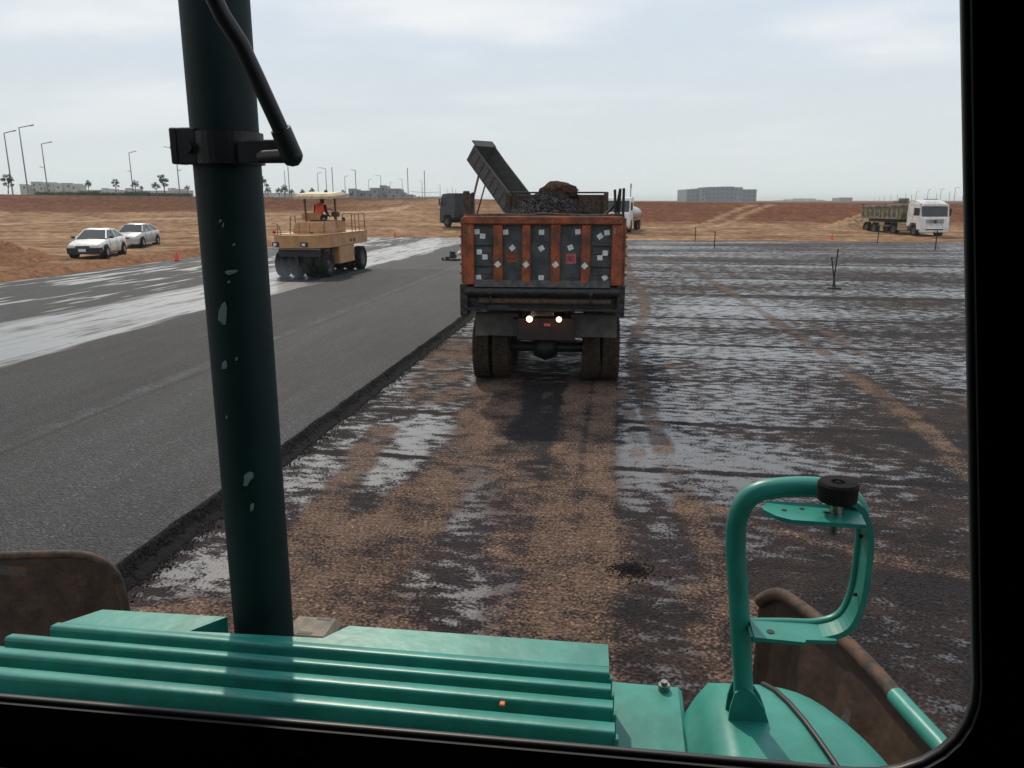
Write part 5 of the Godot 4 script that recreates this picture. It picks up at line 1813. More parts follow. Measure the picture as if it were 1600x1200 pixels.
# ---------- trucks on the far side ----------
func truck_cab(parent: Node, paint: Material, z_front: float, y0: float, w: float, h: float, l: float, visor: bool) -> Node3D:
	# forward is -z
	var cab := Node3D.new()
	cab.name = "cab"
	parent.add_child(cab)
	var st := S()
	var hw := w * 0.5
	var side := PackedVector2Array([Vector2(0.0, 0.0), Vector2(0.03, h * 0.42), Vector2(0.12, h * 0.5), Vector2(0.3, h * 0.86), Vector2(0.5, h * 0.97), Vector2(l * 0.6, h), Vector2(l, h), Vector2(l, 0.25), Vector2(l * 0.8, 0.25), Vector2(l * 0.72, 0.5), Vector2(l * 0.34, 0.5), Vector2(l * 0.24, 0.0)])
	# outline (along, up) pushed across the width
	var across := Transform3D(Basis(Vector3(0, 0, 1), Vector3(0, 1, 0), Vector3(-1, 0, 0)), Vector3(0, y0, z_front))
	prism(st, side, -hw, hw, across)
	put(st, "shell", paint, cab)
	var ws := bx("windscreen", M.glass_dark, cab, Vector3(0, y0 + h * 0.68, z_front + 0.185), Vector3(w * 0.9, h * 0.4, 0.03), 0.01, Basis(Vector3.RIGHT, 0.16))
	ws.name = "windscreen"
	for s in [-1.0, 1.0]:
		bx("side_window", M.glass_dark, cab, Vector3(s * (hw + 0.004), y0 + h * 0.68, z_front + 0.72), Vector3(0.02, h * 0.3, 0.62), 0.006)
		bx("wing_mirror", M.car_black, cab, Vector3(s * (hw + 0.14), y0 + h * 0.68, z_front + 0.2), Vector3(0.1, 0.62, 0.2), 0.03)
		bx("head_lamp", M.lens, cab, Vector3(s * hw * 0.76, y0 + 0.12, z_front - 0.03), Vector3(0.36, 0.2, 0.06), 0.02)
		bx("step", M.car_black, cab, Vector3(s * (hw - 0.04), y0 - 0.05, z_front + 0.32), Vector3(0.12, 0.12, 0.4), 0.02)
		bx("door_gap", M.car_black, cab, Vector3(s * (hw + 0.002), y0 + h * 0.5, z_front + 1.12), Vector3(0.012, h * 0.72, 0.014), 0.0)
	for k in 4:
		bx("grille_slat", M.car_black if k != 0 else M.rim_grey, cab, Vector3(0, y0 + h * 0.22 + k * 0.1, z_front - 0.0), Vector3(w * 0.62, 0.04, 0.05), 0.01)
	st = S()
	cyl(st, Vector3(0, y0 + h * 0.30, z_front - 0.03), Vector3(0, y0 + h * 0.30, z_front - 0.05), 0.12, 18)
	put(st, "grille_badge", M.car_black, cab)
	bx("bumper", paint, cab, Vector3(0, y0 - 0.08, z_front + 0.1), Vector3(w * 0.98, 0.36, 0.28), 0.06)
	bx("lower_intake", M.car_black, cab, Vector3(0, y0 - 0.02, z_front - 0.05), Vector3(w * 0.6, 0.1, 0.03), 0.01)
	if visor:
		bx("sun_visor", paint, cab, Vector3(0, y0 + h * 0.93, z_front + 0.16), Vector3(w * 0.9, 0.16, 0.26), 0.04)
		st = S()
		prism(st, PackedVector2Array([Vector2(0.35, h - 0.03), Vector2(0.9, h + 0.16), Vector2(l * 0.75, h + 0.28), Vector2(l, h + 0.28), Vector2(l, h - 0.03)]), -hw * 0.9, hw * 0.9, across)
		put(st, "roof_fairing", paint, cab)
		bx("light_bar", M.rim_grey, cab, Vector3(0, y0 + h + 0.33, z_front + 0.9), Vector3(1.2, 0.08, 0.1), 0.02)
	return cab
func build_far_trucks() -> void:
	# white tractor with an olive tipping trailer; it faces this way
	var at := Vector3(25.2, 0.1, -67.9)
	var t := thing("tipper_truck", "white cab semi truck with a dusty olive ribbed tipper body by a sand heap", "truck", at, PI + 0.24)
	truck_cab(t, M.truck_white, 0.0, 0.6, 2.48, 2.05, 1.9, true)
	var st := S()
	for s in [-1.0, 1.0]:
		# side fairings in tan slats
		for k in 4:
			bx("side_slat", M.fairing_tan, t, Vector3(s * 1.16, 0.5 + k * 0.17, 2.55), Vector3(0.06, 0.13, 1.4), 0.012)
		bx("fuel_tank", M.rim_grey, t, Vector3(s * 0.95, 0.62, 2.55), Vector3(0.3, 0.5, 1.3), 0.08)
	bx("tractor_frame", M.black_metal, t, Vector3(0, 0.9, 2.8), Vector3(0.9, 0.3, 5.2), 0.02)
	# body: sloping headboard, ribs
	var b := Node3D.new()
	b.name = "tipper_body"
	t.add_child(b)
	st = S()
	var across := Transform3D(Basis(Vector3(0, 0, 1), Vector3(0, 1, 0), Vector3(-1, 0, 0)), Vector3.ZERO)
	var prof := PackedVector2Array([Vector2(2.9, 1.32), Vector2(2.6, 2.52), Vector2(9.0, 2.38), Vector2(9.05, 1.32)])
	for s in [-1.0, 1.0]:
		st = S()
		prism(st, prof, s * 1.17 - 0.03, s * 1.17 + 0.03, across)
		put(st, "side_panel", M.tipper_olive, b)
		bx("top_rail", M.tipper_olive, b, Vector3(s * 1.19, 2.4, 5.8), Vector3(0.14, 0.2, 6.4), 0.03, Basis(Vector3.RIGHT, 0.025))
		bx("lower_rail", M.tipper_olive, b, Vector3(s * 1.19, 1.38, 6.0), Vector3(0.12, 0.13, 6.1), 0.02)
		for k in 9:
			bx("side_rib", M.tipper_olive, b, Vector3(s * 1.215, 1.86, 3.3 + k * 0.68), Vector3(0.09, 0.92, 0.13), 0.025, Basis(Vector3.RIGHT, 0.12))
	bx("floor_plate", M.tipper_olive, b, Vector3(0, 1.36, 5.98), Vector3(2.3, 0.08, 6.1), 0.0)
	bx("headboard", M.tipper_olive, b, Vector3(0, 1.95, 2.68), Vector3(2.36, 1.25, 0.06), 0.01, Basis(Vector3.RIGHT, -0.23))
	bx("rear_gate", M.tipper_olive, b, Vector3(0, 1.88, 9.05), Vector3(2.4, 1.15, 0.08), 0.02)
	for x in [-1.12, 1.12]:
		bx("gate_post", M.stake, b, Vector3(x, 1.98, 9.08), Vector3(0.1, 1.2, 0.1), 0.01)
	var cover := S()
	var rings := []
	for j in 14:
		var ring := []
		for i in 9:
			var x := lerpf(-1.12, 1.12, i / 8.0)
			var z := lerpf(2.8, 8.9, j / 13.0)
			ring.append(Vector3(x, 2.44 - (z - 2.8) * 0.022 + 0.05 * hn.get_noise_2d(x * 1.5, z * 1.2) + 0.05 * (1.0 - x * x), z))
		rings.append(ring)
	cover.set_smooth_group(1)
	for j in 13:
		for i in 8:
			quad(cover, rings[j][i], rings[j][i + 1], rings[j + 1][i + 1], rings[j + 1][i], rings[j][i] - Vector3(0, 2, 0))
	put(cover, "cover_sheet", M.canvas, b)
	for q in [[0.95, 1.02], [3.9, 0.98], [6.9, 0.98], [8.2, 0.98]]:
		for s in [-1.0, 1.0]:
			wheel("wheel", t, Vector3(s * q[1], 0.5, q[0]), 0.5, 0.34, M.rim_dusty, M.rubber, s)
	bx("side_guard", M.tipper_olive, t, Vector3(1.1, 0.75, 5.4), Vector3(0.05, 0.1, 1.8), 0.01)
	bx("side_guard", M.tipper_olive, t, Vector3(-1.1, 0.75, 5.4), Vector3(0.05, 0.1, 1.8), 0.01)
	bx("trailer_frame", M.black_metal, t, Vector3(0, 1.15, 6.2), Vector3(0.9, 0.25, 5.6), 0.02)

	# navy truck tipping its body; it faces left
	var d := at_depth(722, 355, 74.0)
	d.y = terrain(d.x, d.z) + 0.02
	var n := thing("tipper_truck", "dark navy truck with its long grey body raised to tip", "truck", Vector3(d.x - 1.3, d.y, d.z - 0.6), deg_to_rad(50.0))
	truck_cab(n, M.truck_navy, 0.0, 0.62, 2.48, 2.5, 2.3, false)
	bx("frame", M.black_metal, n, Vector3(0, 0.95, 5.0), Vector3(0.9, 0.3, 9.0), 0.02)
	for q in [0.95, 4.6, 7.6, 8.9]:
		for s in [-1.0, 1.0]:
			wheel("wheel", n, Vector3(s * 1.0, 0.5, q), 0.5, 0.34, M.rim_dusty, M.rubber, s)
	var hinge := Node3D.new()
	hinge.name = "raised_body"
	n.add_child(hinge)
	hinge.position = Vector3(0, 1.35, 9.4)
	hinge.rotation.x = deg_to_rad(42.0)
	for s in [-1.0, 1.0]:
		st = S()
		prism(st, PackedVector2Array([Vector2(0.0, 0.0), Vector2(0.0, 1.5), Vector2(-6.7, 1.65), Vector2(-7.0, 1.6), Vector2(-7.0, 0.0)]), s * 1.2 - 0.03, s * 1.2 + 0.03, across)
		put(st, "side_panel", M.bed_grey, hinge)
		bx("top_rail", M.bed_grey, hinge, Vector3(s * 1.22, 1.55, -3.4), Vector3(0.14, 0.14, 6.8), 0.02, Basis(Vector3.RIGHT, -0.022))
		for k in 8:
			bx("side_rib", M.bed_grey, hinge, Vector3(s * 1.26, 0.75, -0.4 - k * 0.9), Vector3(0.1, 1.4, 0.12), 0.02)
	bx("floor_plate", M.bed_grey, hinge, Vector3(0, 0.04, -3.5), Vector3(2.36, 0.08, 7.0), 0.0)
	bx("headboard", M.bed_grey, hinge, Vector3(0, 0.85, -6.98), Vector3(2.36, 1.65, 0.08), 0.0)
	bx("cab_guard", M.bed_grey, hinge, Vector3(0, 1.72, -7.15), Vector3(2.4, 0.1, 0.8), 0.02)
	rod("tipping_ram", M.steel, n, [Vector3(0, 1.0, 2.9), Vector3(0, 4.9, 4.5)], 0.11, 10)
	rod("prop", M.rusty_tube, n, [Vector3(1.1, 1.0, 2.7), Vector3(1.1, 4.7, 4.4)], 0.07, 8)

	# water tanker, seen past the orange truck
	var w := at_depth(963, 364, 68.0)
	w.y = terrain(w.x, w.z) + 0.02
	var k := thing("water_tanker", "white cab tanker truck with a pale rounded tank beyond the orange truck", "tanker truck", w, PI - 0.16)
	truck_cab(k, M.truck_white, 0.0, 0.62, 2.3, 2.45, 1.9, false)
	bx("frame", M.black_metal, k, Vector3(0, 0.9, 4.0), Vector3(0.9, 0.3, 6.5), 0.02)
	st = S()
	rings = []
	for q in [[2.2, 0.8], [2.25, 0.95], [2.4, 1.0], [7.0, 1.0], [7.15, 0.95], [7.2, 0.8]]:
		var ring := []
		for i in 24:
			var a := TAU * i / 24.0
			ring.append(Vector3(cos(a) * 1.2 * q[1], 1.62 + sin(a) * 0.68 * q[1], q[0]))
		rings.append(ring)
	loft(st, rings, true, 1, true)
	put(st, "tank", M.tank_grey, k)
	bx("tank_hatch", M.tank_grey, k, Vector3(0, 2.33, 4.5), Vector3(0.6, 0.14, 0.6), 0.04)
	for q in [0.95, 5.2, 6.5]:
		for s in [-1.0, 1.0]:
			wheel("wheel", k, Vector3(s * 0.98, 0.5, q), 0.5, 0.34, M.rim_dusty, M.rubber, s)

# ---------- trees, poles and buildings along the crest ----------
func tree(called: String, label: String, sd: int, h: float, spread: float, lean: float, m: Material) -> Node3D:
	var t := thing(called, label, "tree", Vector3.ZERO, 0.0, "small trees along the road")
	var r := RandomNumberGenerator.new()
	r.seed = sd
	var st := S()
	var top := Vector3(lean, h * 0.62, 0)
	tube(st, [Vector3.ZERO, Vector3(lean * 0.3, h * 0.3, 0.03), top], h * 0.028, 7, h * 0.012)
	var tips := []
	for k in 9:
		var a := TAU * k / 9.0 + r.randf()
		var s: float = r.randf_range(0.25, 0.6)
		var b := Vector3(lean * s, h * 0.62 * s + h * 0.1, 0)
		var e := b + Vector3(cos(a) * spread * r.randf_range(0.5, 0.95), h * r.randf_range(0.15, 0.42), sin(a) * spread * r.randf_range(0.5, 0.95))
		tube(st, [b, b.lerp(e, 0.5) + Vector3(0, h * 0.05, 0), e], h * 0.011, 5, h * 0.004)
		tips.append(e)
	tips.append(top + Vector3(0, h * 0.25, 0))
	tips.append(top + Vector3(lean * 0.4, h * 0.1, 0))
	put(st, "trunk", M.bark, t)
	st = S()
	for e in tips:
		var cl: float = spread * r.randf_range(0.34, 0.55)
		for k in 110:
			var d := Vector3(r.randf_range(-1, 1), r.randf_range(-1, 1), r.randf_range(-1, 1))
			if d.length() > 1.0:
				continue
			var c: Vector3 = e + d * Vector3(cl, cl * 0.75, cl)
			var u := Vector3(r.randf_range(-1, 1), r.randf_range(-1, 1), r.randf_range(-1, 1)).normalized() * h * r.randf_range(0.022, 0.045)
			var v := u.cross(Vector3(r.randf_range(-1, 1), r.randf_range(-1, 1), r.randf_range(-1, 1))).normalized() * h * 0.02
			tri(st, c - u, c + v, c + u, c - Vector3.UP)
			tri(st, c - u, c + u, c - v, c - Vector3.UP)
	put(st, "crown", m, t)
	return t
func lamp_pole(px: float, top: float, foot: float, arm: float, label: String, height := 10.0, lower := 0.0) -> void:
	var depth := height * 1200.0 / (foot - top)
	var b := at_depth(px, foot, depth)
	var p := thing("street_lamp", label, "street lamp", b, 0.0, "street lamps along the far roads")
	var r := 0.1 + depth * 0.00025
	var st := S()
	tube(st, [Vector3(0, -2.5, 0), Vector3(0, height * 0.5, 0), Vector3(0, height, 0)], r, 6, r * 0.6)
	put(st, "pole", M.pole_grey, p)
	if arm != 0.0:
		var d := Vector3(cos(deg_to_rad(YAW)), 0, -sin(deg_to_rad(YAW))) * arm
		st = S()
		tube(st, [Vector3(0, height - 0.05, 0), Vector3(0, height + 0.3, 0) + d * 0.9], r * 0.6, 5)
		put(st, "arm", M.pole_grey, p)
		st = S()
		box(st, Vector3(0, height + 0.34, 0) + d * 1.05, Vector3(0.7, 0.14, 0.35), 0.04, Basis(Vector3(0, 0, 1), 0.25 * signf(arm)))
		put(st, "lantern", M.pole_grey, p)
	if lower != 0.0:
		var d := Vector3(cos(deg_to_rad(YAW)), 0, -sin(deg_to_rad(YAW))) * lower
		st = S()
		tube(st, [Vector3(0, height * 0.5, 0), Vector3(0, height * 0.53, 0) + d * 0.5], r * 0.5, 5)
		box(st, Vector3(0, height * 0.53, 0) + d * 0.6, Vector3(0.6, 0.12, 0.3), 0.03)
		put(st, "lower_lantern", M.pole_grey, p)
# blocks: [px0, px1, top px]; all stand on one ground at that depth
func building(called: String, label: String, blocks: Array, foot: float, depth: float, wall: Material, floors: float, thick := 12.0) -> Node3D:
	var mid: float = (blocks[0][0] + blocks[-1][1]) * 0.5
	var o := at_depth(mid, foot, depth)
	var t := thing(called, label, "building", o, deg_to_rad(YAW))
	for i in blocks.size():
		var q: Array = blocks[i]
		var x0: float = (q[0] - mid) * depth / 1200.0
		var x1: float = (q[1] - mid) * depth / 1200.0
		var h: float = (foot - q[2]) * depth / 1200.0
		var back: float = q[3] if q.size() > 3 else 0.0
		var m: Material = q[4] if q.size() > 4 else wall
		bx("block", m, t, Vector3((x0 + x1) * 0.5, h * 0.5 - 2.0, -thick * 0.5 - back), Vector3(x1 - x0 - 0.05, h + 4.0, thick), 0.05)
		if m != M.glass_block:
			bx("parapet", wall, t, Vector3((x0 + x1) * 0.5, h + 0.1, -0.1 - back), Vector3(x1 - x0 + 0.1, 0.5, 0.5), 0.05)
		if floors <= 0.0:
			continue
		var rows := int(h / floors)
		var cols := maxi(1, int((x1 - x0) / 3.6))
		for r in rows:
			for c in cols:
				bx("window", M.glass_far, t, Vector3(lerpf(x0, x1, (c + 0.5) / cols), h - floors * (r + 0.55), 0.02 - back), Vector3(1.3, floors * 0.5, 0.08), 0.0)
	return t
func build_background() -> void:
	# street lamps on the left, where the road comes near
	lamp_pole(20, 212, 302, 1.7, "tall street lamp rising behind the ragged tree", 10.0)
	lamp_pole(44, 204, 302, 2.2, "tallest street lamp in front of the cream villas, arm to one side", 11.0)
	lamp_pole(75, 228, 301, 1.9, "street lamp with a small lower lantern beside the cream villas", 10.0, -1.2)
	lamp_pole(208, 241, 299, 1.6, "street lamp standing alone between two hedges and a small tree", 10.0, -1.0)
	lamp_pole(281, 235, 303, -2.2, "street lamp with two lanterns whose long arm points towards the villas", 10.0, 1.0)
	var g := "grey street lamp in the row behind the tan roller"
	for q in [[447, 268, 0.0], [498, 272, 1.5], [511, 265, -2.0], [540, 277, 1.6], [557, 268, -1.5], [577, 282, 1.6], [596, 276, -2.0], [610, 286, 1.5], [629, 281, -1.7], [660, 284, -1.5], [688, 290, -1.5], [699, 295, 0.0], [707, 292, 0.0], [712, 296, 0.0]]:
		lamp_pole(q[0], q[1], 309, q[2], g, 10.0)
	var f := "distant grey street lamp beyond the white tipper truck"
	for q in [[1366, 308, 0.0], [1373, 308, 1.0], [1381, 306, 0.0], [1391, 305, 0.0], [1401, 304, 0.0], [1414, 302, 0.0], [1423, 304, 0.0], [1430, 300, 2.0], [1448, 297, 2.0], [1462, 301, 0.0], [1468, 296, 2.0], [1482, 300, 0.0], [1490, 294, 2.4], [1503, 298, 0.0], [1507, 301, 0.0], [1514, 292, 0.0]]:
		lamp_pole(q[0], q[1], 318, q[2], f, 10.0)
	# tall masts with a cable between two of them
	for q in [[453, 257], [521, 263], [557, 267], [638, 264], [664, 268]]:
		var depth := 260.0
		var b := at_depth(q[0], 309, depth)
		var h: float = (309 - q[1]) * depth / 1200.0
		var p := thing("power_mast", "thin tall mast rising above the street lamps", "mast", b, 0.0, "thin masts behind the sand")
		rod("mast", M.pole_grey, p, [Vector3(0, -2, 0), Vector3(0, h * 0.6, 0), Vector3(0, h, 0)], 0.14, 6)
	var c0 := at_depth(641, 299, 262.0)
	var c1 := at_depth(688, 300, 262.0)
	var sag := []
	for k in 11:
		sag.append(c0.lerp(c1, k / 10.0) - Vector3(0, 0.25 * sin(PI * k / 10.0), 0))
	var cable := rod("overhead_cable", M.stake, null, sag, 0.05, 4)
	tag(cable, "dark overhead cable sagging between two tall masts", "cable")
	# mobile mast and a far tower
	var mm := at_depth(985, 316, 420.0)
	var mast := thing("radio_mast", "slim radio mast with a thicker antenna head above the red bank", "mast", mm)
	rod("pole", M.pole_grey, mast, [Vector3(0, -3, 0), Vector3(0, 9.8, 0)], 0.28, 8)
	bx("antenna_head", M.pole_grey, mast, Vector3(0, 8.6, 0), Vector3(0.9, 2.6, 0.9), 0.1)
	var wt := at_depth(902.5, 312, 520.0)
	var tower := thing("lattice_tower", "small far lattice tower above the truck headboard", "tower", wt)
	for s in [[-1, -1], [1, -1], [1, 1], [-1, 1]]:
		rod("leg", M.pole_grey, tower, [Vector3(s[0] * 1.3, -4, s[1] * 1.3), Vector3(s[0] * 0.4, 6.5, s[1] * 0.4)], 0.2, 5)
	bx("tower_head", M.pole_grey, tower, Vector3(0, 6.6, 0), Vector3(1.2, 1.0, 1.2), 0.1)
	# buildings
	building("villa_block", "cream villas with flat roofs behind the tallest street lamp", [[32, 46, 289], [44, 63, 285, 4.0], [62, 69, 291], [68, 87, 286, 3.0], [86, 98, 289], [97, 113, 287, 2.0], [112, 120, 290]], 301, 480.0, M.wall_cream, 3.0)
	building("compound", "grey flat roofed compound with a square tower behind the tan roller", [[545, 558, 296], [558, 578, 299, 3.0], [579, 594, 295, -1.0], [593, 604, 291, 2.0], [603, 627, 296], [626, 632, 301], [632, 646, 305]], 310, 430.0, M.wall_grey, 3.0)
	building("low_house", "low pale house between the hedge and the small trees", [[159, 170, 295]], 300, 420.0, M.wall_pale, 0.0)
	building("low_house", "low pale house just behind the lone street lamp", [[196, 208, 295]], 300, 420.0, M.wall_pale, 0.0)
	building("low_house", "pale house of two blocks beside the two-lantern lamp", [[263, 275, 295], [275, 288, 297]], 301, 400.0, M.wall_pale, 0.0)
	building("boundary_wall", "long pale boundary wall behind the trees near the roller", [[400, 452, 303], [452, 545, 304]], 310, 330.0, M.wall_pale, 0.0, 0.4)
	building("boundary_wall", "low pale wall beyond the villas and hedges", [[120, 200, 298], [200, 300, 299]], 303, 380.0, M.wall_pale, 0.0, 0.4)
	building("boundary_wall", "low wall running towards the dark tipping truck", [[646, 700, 308.5]], 312, 330.0, M.wall_pale, 0.0, 0.4)
	building("office_block", "large grey blue glass office block above the red earth bank", [[1072, 1092, 296.5, 0.0, M.glass_block], [1091, 1103, 295, -2.0], [1103, 1122, 293, -4.0, M.glass_block], [1122, 1144, 292.5, -4.5, M.glass_block], [1144, 1158, 294, -2.0], [1158, 1181, 296.5, 0.0, M.glass_block]], 320, 700.0, M.wall_grey, 3.8, 40.0)
	building("far_hall", "faint low hall on the horizon beyond the red bank", [[1222, 1238, 313], [1238, 1274, 311], [1274, 1288, 313]], 322, 900.0, M.wall_pale, 0.0, 30.0)
	building("far_house", "small hazy grey block on the horizon beside the low hall", [[1310, 1331, 309.5]], 322, 900.0, M.wall_grey, 0.0, 20.0)
	building("site_hut", "small drab hut on the crest behind the white tipper truck", [[1405, 1419, 313.5]], 319, 120.0, M.tipper_olive, 0.0, 2.0)
	# hedges along the road
	for q in [[55, 124, 299.5, 304, "clipped dark hedge in front of the cream villas"], [125, 156, 298, 304, "dense dark hedge under the round small tree"], [156, 195, 300.5, 304.5, "thin low hedge beside the road sign"], [195, 235, 298.5, 304.5, "dark hedge at the foot of the lone street lamp"], [235, 300, 301.5, 305, "sparse low hedge at the foot of the two-lantern lamp"]]:
		var depth := 128.0
		var b := at_depth((q[0] + q[1]) * 0.5, q[3], depth)
		var w: float = (q[1] - q[0]) * depth / 1200.0
		var h: float = (q[3] - q[2]) * depth / 1200.0
		var hd := thing("hedge", q[4], "hedge", b, deg_to_rad(YAW), "hedges along the crest road")
		var st := S()
		for k in int(w * 160):
			var cc := Vector3(rng.randf_range(-w, w) * 0.5, rng.randf_range(-0.4, h * rng.randf_range(0.8, 1.1)), rng.randf_range(-0.5, 0.5))
			var u := Vector3(rng.randf_range(-1, 1), rng.randf_range(-1, 1), rng.randf_range(-1, 1)).normalized() * 0.1
			var v := u.cross(Vector3(rng.randf_range(-1, 1), rng.randf_range(-1, 1), rng.randf_range(-1, 1))).normalized() * 0.08
			tri(st, cc - u, cc + v, cc + u, cc - Vector3.UP)
			tri(st, cc - u, cc + u, cc - v, cc - Vector3.UP)
		put(st, "foliage", M.leaf, hd)
		bx("stems", M.leaf, hd, Vector3(0, h * 0.35 - 0.2, 0), Vector3(w * 0.98, h * 0.7 + 0.4, 0.6), 0.1)
	# trees: three kinds, then copies
	var kinds := [tree("road_tree", "", 3, 3.2, 0.85, 0.0, M.leaf), tree("road_tree", "", 8, 3.2, 0.75, 0.55, M.leaf_dull), tree("road_tree", "", 15, 3.2, 0.95, -0.25, M.leaf)]
	var spots := [
		[13, 271, 303, 1, "ragged tree at the foot of the street lamp before the villas"], [139, 281, 299, 0, "round small tree rising from the dense hedge"], [181, 279, 300, 1, "wind-bent tree beside the low pale house"],
		[212, 281, 300, 0, "thin tree standing beside the lone street lamp"], [222, 290, 300, 2, "low bush tree by the lone street lamp"], [245, 284, 303, 2, "bushy tree beside the taller forked tree"], [258, 272, 303, 1, "tall forked tree between the low houses"],
		[293, 289, 303, 0, "dark round tree near the two-lantern lamp"], [408, 273, 309, 2, "tall thin tree beside the end of the boundary wall"], [419, 291, 309, 0, "dark round tree between the tall tree and the boundary wall"],
		[437, 293, 309, 2, ""], [445, 288, 309, 0, ""], [456, 295, 309, 2, ""], [473, 295, 309, 0, ""], [488, 293, 309, 0, ""], [508, 300, 309, 2, ""], [521, 298, 309, 0, ""], [538, 296, 309, 1, ""],
		[550, 300, 309, 0, ""], [565, 301, 309, 2, ""], [579, 303, 309, 0, ""], [592, 304, 310, 2, ""], [603, 304, 310, 0, ""], [615, 304, 310, 2, ""], [655, 306, 311, 0, ""]]
	var first := {}
	for q in spots:
		var depth: float = 130.0 if q[0] < 320 else 165.0
		var b := at_depth(q[0], q[2], depth)
		var size: float = (q[2] - q[1]) * depth / 1200.0 / 3.2
		var label: String = q[4] if q[4] else "small dusty green tree in front of the wall behind the roller"
		var o: Node3D = kinds[q[3]]
		if not first.has(q[3]):
			first[q[3]] = true
			o.position = b
			o.scale = Vector3.ONE * size
			o.set_meta("label", label)
		else:
			copy(o, label, b, q[0] * 1.7, size)

# ---------- small things on the site ----------
func mound(called: String, label: String, category: String, at: Vector3, rx: float, rz: float, h: float, m: Material, sd: float, turn := 0.0) -> void:
	var st := SurfaceTool.new()
	st.begin(Mesh.PRIMITIVE_TRIANGLES)
	st.set_smooth_group(1)
	var n := 44
	for j in n + 1:
		for i in n + 1:
			var u := lerpf(-1.0, 1.0, float(i) / n)
			var v := lerpf(-1.0, 1.0, float(j) / n)
			var d := sqrt(u * u + v * v)
			var y := h * pow(maxf(0.0, 1.0 - d), 0.85) * (1.0 + 0.35 * hn.get_noise_2d(u * rx * 1.2 + sd, v * rz * 1.2)) + hn.get_noise_2d(u * rx * 5.0 + sd, v * rz * 5.0) * h * 0.09 * clampf((1.0 - d) * 4.0, 0.0, 1.0) - 0.06
			st.add_vertex(Vector3(u * rx, y, -v * rz))
	for j in n:
		for i in n:
			var a := j * (n + 1) + i
			for k in [a, a + n + 1, a + 1, a + 1, a + n + 1, a + n + 2]:
				st.add_index(k)
	var o := put(st, called, m, null, at)
	o.rotation.y = turn
	tag(o, label, category)
func build_small() -> void:
	# traffic cones
	var cone := thing("traffic_cone", "orange traffic cone on the soil berm beside the parked cars", "traffic cone", at_height(277, 407, 0.1), 0.0, "orange traffic cones")
	var st := S()
	lathe(st, [Vector2(0.0, 0.48), Vector2(0.03, 0.48), Vector2(0.04, 0.4), Vector2(0.12, 0.03), Vector2(0.12, 0.0)], 14, Vector3.ZERO, Vector3.UP)
	put(st, "shaft", M.cone_orange, cone)
	bx("foot", M.cone_orange, cone, Vector3(0, 0.02, 0), Vector3(0.32, 0.04, 0.32), 0.01)
	copy(cone, "orange traffic cone on the sand strip between the stakes and the white truck", at_height(1300, 375, 0.02))
	copy(cone, "orange traffic cone at the far road end near the dark truck", at_height(617, 371, 0.05))
	# stakes
	var marks := [[1086, 356, 376, "dark stake where the sand strip meets the primed surface"], [1116, 362, 387, "dark stake on the primed surface just before the sand strip stake"], [1371, 361, 380, "dark stake in front of the tipper trailer wheels"], [1461, 361, 391, "dark stake in front of the white cab bumper"], [1301, 390, 451, "taller stake of the pair standing in one black base"], [1305, 403, 451, "shorter leaning stake of the pair in one black base"]]
	for q in marks:
		var b := at_height(q[0], q[2], 0.0)
		var depth := (b - EYE).dot(look(800, 600).normalized())
		var h: float = (q[2] - q[1]) * depth / 1200.0 / cos(deg_to_rad(9.0))
		var o := thing("marker_stake", q[3], "stake", b, 0.0, "dark marker stakes on the primed base")
		var lean := 0.0
		if q[0] == 1301:
			lean = 0.06
		elif q[0] == 1305:
			lean = -0.22
		rod("rod", M.stake, o, [Vector3(0, -0.02, 0), Vector3(lean, h, 0)], 0.032 if q[0] < 1300 or q[0] > 1310 else 0.024, 7)
		if q[0] == 1301:
			bx("base", M.stake, o, Vector3(0.05, 0.02, 0), Vector3(0.42, 0.04, 0.3), 0.015)
	# spilled asphalt on the tracks
	var sp := thing("asphalt_spill", "small black pile of spilled asphalt crumbs on the brown wheel track", "asphalt", Vector3(0.17, 0, -5.95))
	var places := []
	for k in 420:
		var a := rng.randf() * TAU
		var d := absf(rng.randfn(0.0, 0.09))
		places.append(stone_at(Vector3(cos(a) * d * 1.1, maxf(0.005, 0.045 * (1.0 - d / 0.14)), sin(a) * d), rng.randf_range(0.006, 0.014)))
	scatter("crumbs", M.asphalt_load, places, sp, 9)
	# crumbs along the open edge and strewn on the base
	places = []
	for k in 5200:
		var z := -3.6 - 26.0 * pow(rng.randf(), 1.8)
		places.append(stone_at(Vector3(-3.8 + absf(rng.randfn(0.0, 0.09)) - 0.02, 0.006, z), rng.randf_range(0.005, 0.014)))
	for k in 12000:
		var z := -3.6 - 26.0 * pow(rng.randf(), 2.2)
		var u := rng.randf()
		places.append(stone_at(Vector3(-4.02 + u * 0.24 + hn.get_noise_1d(z * 1.1) * 0.045, lerpf(0.088, 0.006, smoothstep(0.1, 0.9, u)), z), rng.randf_range(0.006, 0.013)))
	for k in 2600:
		var z := -3.8 - 12.0 * pow(rng.randf(), 1.4)
		places.append(stone_at(Vector3(rng.randf_range(-3.6, 5.5), 0.004, z), rng.randf_range(0.004, 0.010)))
	var crumbs := scatter("loose_aggregate", M.asphalt_load, places, self, 13)
	tag(crumbs, "black asphalt crumbs strewn along the edge of the new lane", "gravel")
	# water spray at the roller's front tyres: puffs inside one another, so that it thins outwards
	var spray := Node3D.new()
	spray.name = "water_spray"
	spray.position = Vector3(-12.75, 0.1, -28.15)
	spray.set_meta("kind", "stuff")
	tag(spray, "thin white water spray at the front tyres of the tan roller", "spray")
	add_child(spray)
	var mist := FogMaterial.new()
	mist.albedo = Color(0.95, 0.96, 0.97)
	mist.density = 0.035
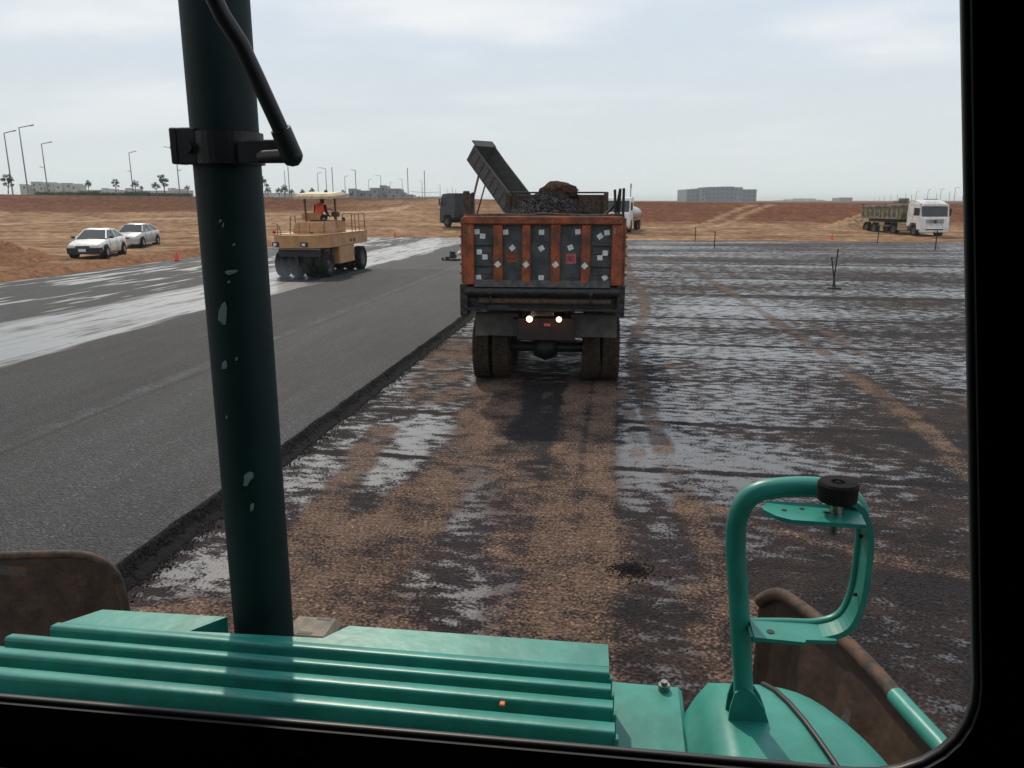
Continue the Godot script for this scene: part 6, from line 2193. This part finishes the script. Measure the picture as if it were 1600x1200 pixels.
	for k in 9:
		var puff := FogVolume.new()
		puff.name = "puff"
		puff.shape = RenderingServer.FOG_VOLUME_SHAPE_ELLIPSOID
		var q := 1.0 - k * 0.085
		puff.size = Vector3(1.9 * q, 0.95 * q, 1.3 * q)
		puff.position = Vector3(0.12 * sin(k * 2.1), 0.28 * q, 0.1 * cos(k * 1.7))
		puff.material = mist
		spray.add_child(puff, true)
	# soil
	mound("soil_heap", "reddish soil heap beside the berm near the white sedan", "soil heap", at_height(2, 410, 0.0) + Vector3(-1.0, 0, 0), 3.6, 3.2, 1.35, M.soil, 3.0)
	mound("sand_heap", "pale sand heap tipped behind the white truck", "sand heap", Vector3(23.2, 0.3, -79.6), 4.2, 2.2, 1.5, M.soil_pale, 9.0)
	st = SurfaceTool.new()
	st.begin(Mesh.PRIMITIVE_TRIANGLES)
	st.set_smooth_group(1)
	var rows := 0
	var z := -24.0
	while z > -52.0:
		for i in 17:
			var u := lerpf(-1.0, 1.0, i / 16.0)
			var top := 0.42 * (0.55 + 0.9 * absf(hn.get_noise_2d(z * 0.35, 3.0)) + 0.4 * hn.get_noise_2d(z * 0.9, 8.0)) * smoothstep(-24.0, -27.0, z) * (1.0 - smoothstep(-46.0, -52.0, z) * 0.0) * smoothstep(-52.0, -48.0, z)
			var y := maxf(0.0, top * (1.0 - u * u) + hn.get_noise_2d(z * 3.0, u * 4.0) * 0.1 * (1.0 - u * u)) - 0.05 + hn.get_noise_2d(z * 8.0, u * 9.0) * 0.03 * (1.0 - u * u)
			st.add_vertex(Vector3(-23.6 + u * 1.15 + hn.get_noise_1d(z * 0.4) * 0.3, y + 0.03, z))
		rows += 1
		z -= 0.16
	for j in rows - 1:
		for i in 16:
			var a := j * 17 + i
			for k in [a, a + 17, a + 1, a + 1, a + 17, a + 18]:
				st.add_index(k)
	var berm := put(st, "soil_berm", M.soil, null)
	tag(berm, "low lumpy berm of reddish soil along the road edge by the cars", "soil berm")
	# plate compactor with a can beside it, half hidden by the orange truck
	var at := Vector3(-8.35, 0.082, -38.0)
	var pc := thing("plate_compactor", "small black plate compactor on the asphalt beside the orange truck", "compactor", at)
	st = S()
	prism(st, PackedVector2Array([Vector2(-0.5, 0.14), Vector2(-0.46, 0.03), Vector2(-0.38, 0.0), Vector2(0.32, 0.0), Vector2(0.4, 0.06), Vector2(0.38, 0.09), Vector2(-0.36, 0.06), Vector2(-0.45, 0.16)]), -0.22, 0.22)
	put(st, "base_plate", M.black_metal, pc)
	bx("engine", M.black_metal, pc, Vector3(0.05, 0.22, 0), Vector3(0.3, 0.24, 0.3), 0.04)
	bx("fuel_tank", M.car_black, pc, Vector3(0.04, 0.4, 0), Vector3(0.28, 0.12, 0.26), 0.04)
	st = S()
	cyl(st, Vector3(-0.2, 0.12, -0.06), Vector3(-0.2, 0.12, 0.24), 0.09, 14)
	put(st, "pulley", M.car_black, pc)
	rod("handle", M.car_black, pc, [Vector3(0.18, 0.12, 0.1), Vector3(0.5, 0.42, 0.1), Vector3(0.72, 0.62, 0.1)], 0.018, 6)
	var can := thing("jerrycan", "white plastic can standing next to the black plate compactor", "can", at + Vector3(0.32, 0, -0.5))
	bx("can_body", M.jerrycan, can, Vector3(0, 0.2, 0), Vector3(0.3, 0.4, 0.22), 0.05)
	rod("can_handle", M.jerrycan, can, [Vector3(-0.09, 0.39, 0), Vector3(-0.07, 0.46, 0), Vector3(0.05, 0.46, 0), Vector3(0.08, 0.39, 0)], 0.018, 6)
	st = S()
	cyl(st, Vector3(0.1, 0.39, 0), Vector3(0.12, 0.46, 0), 0.03, 10)
	put(st, "can_cap", M.cone_orange, can)
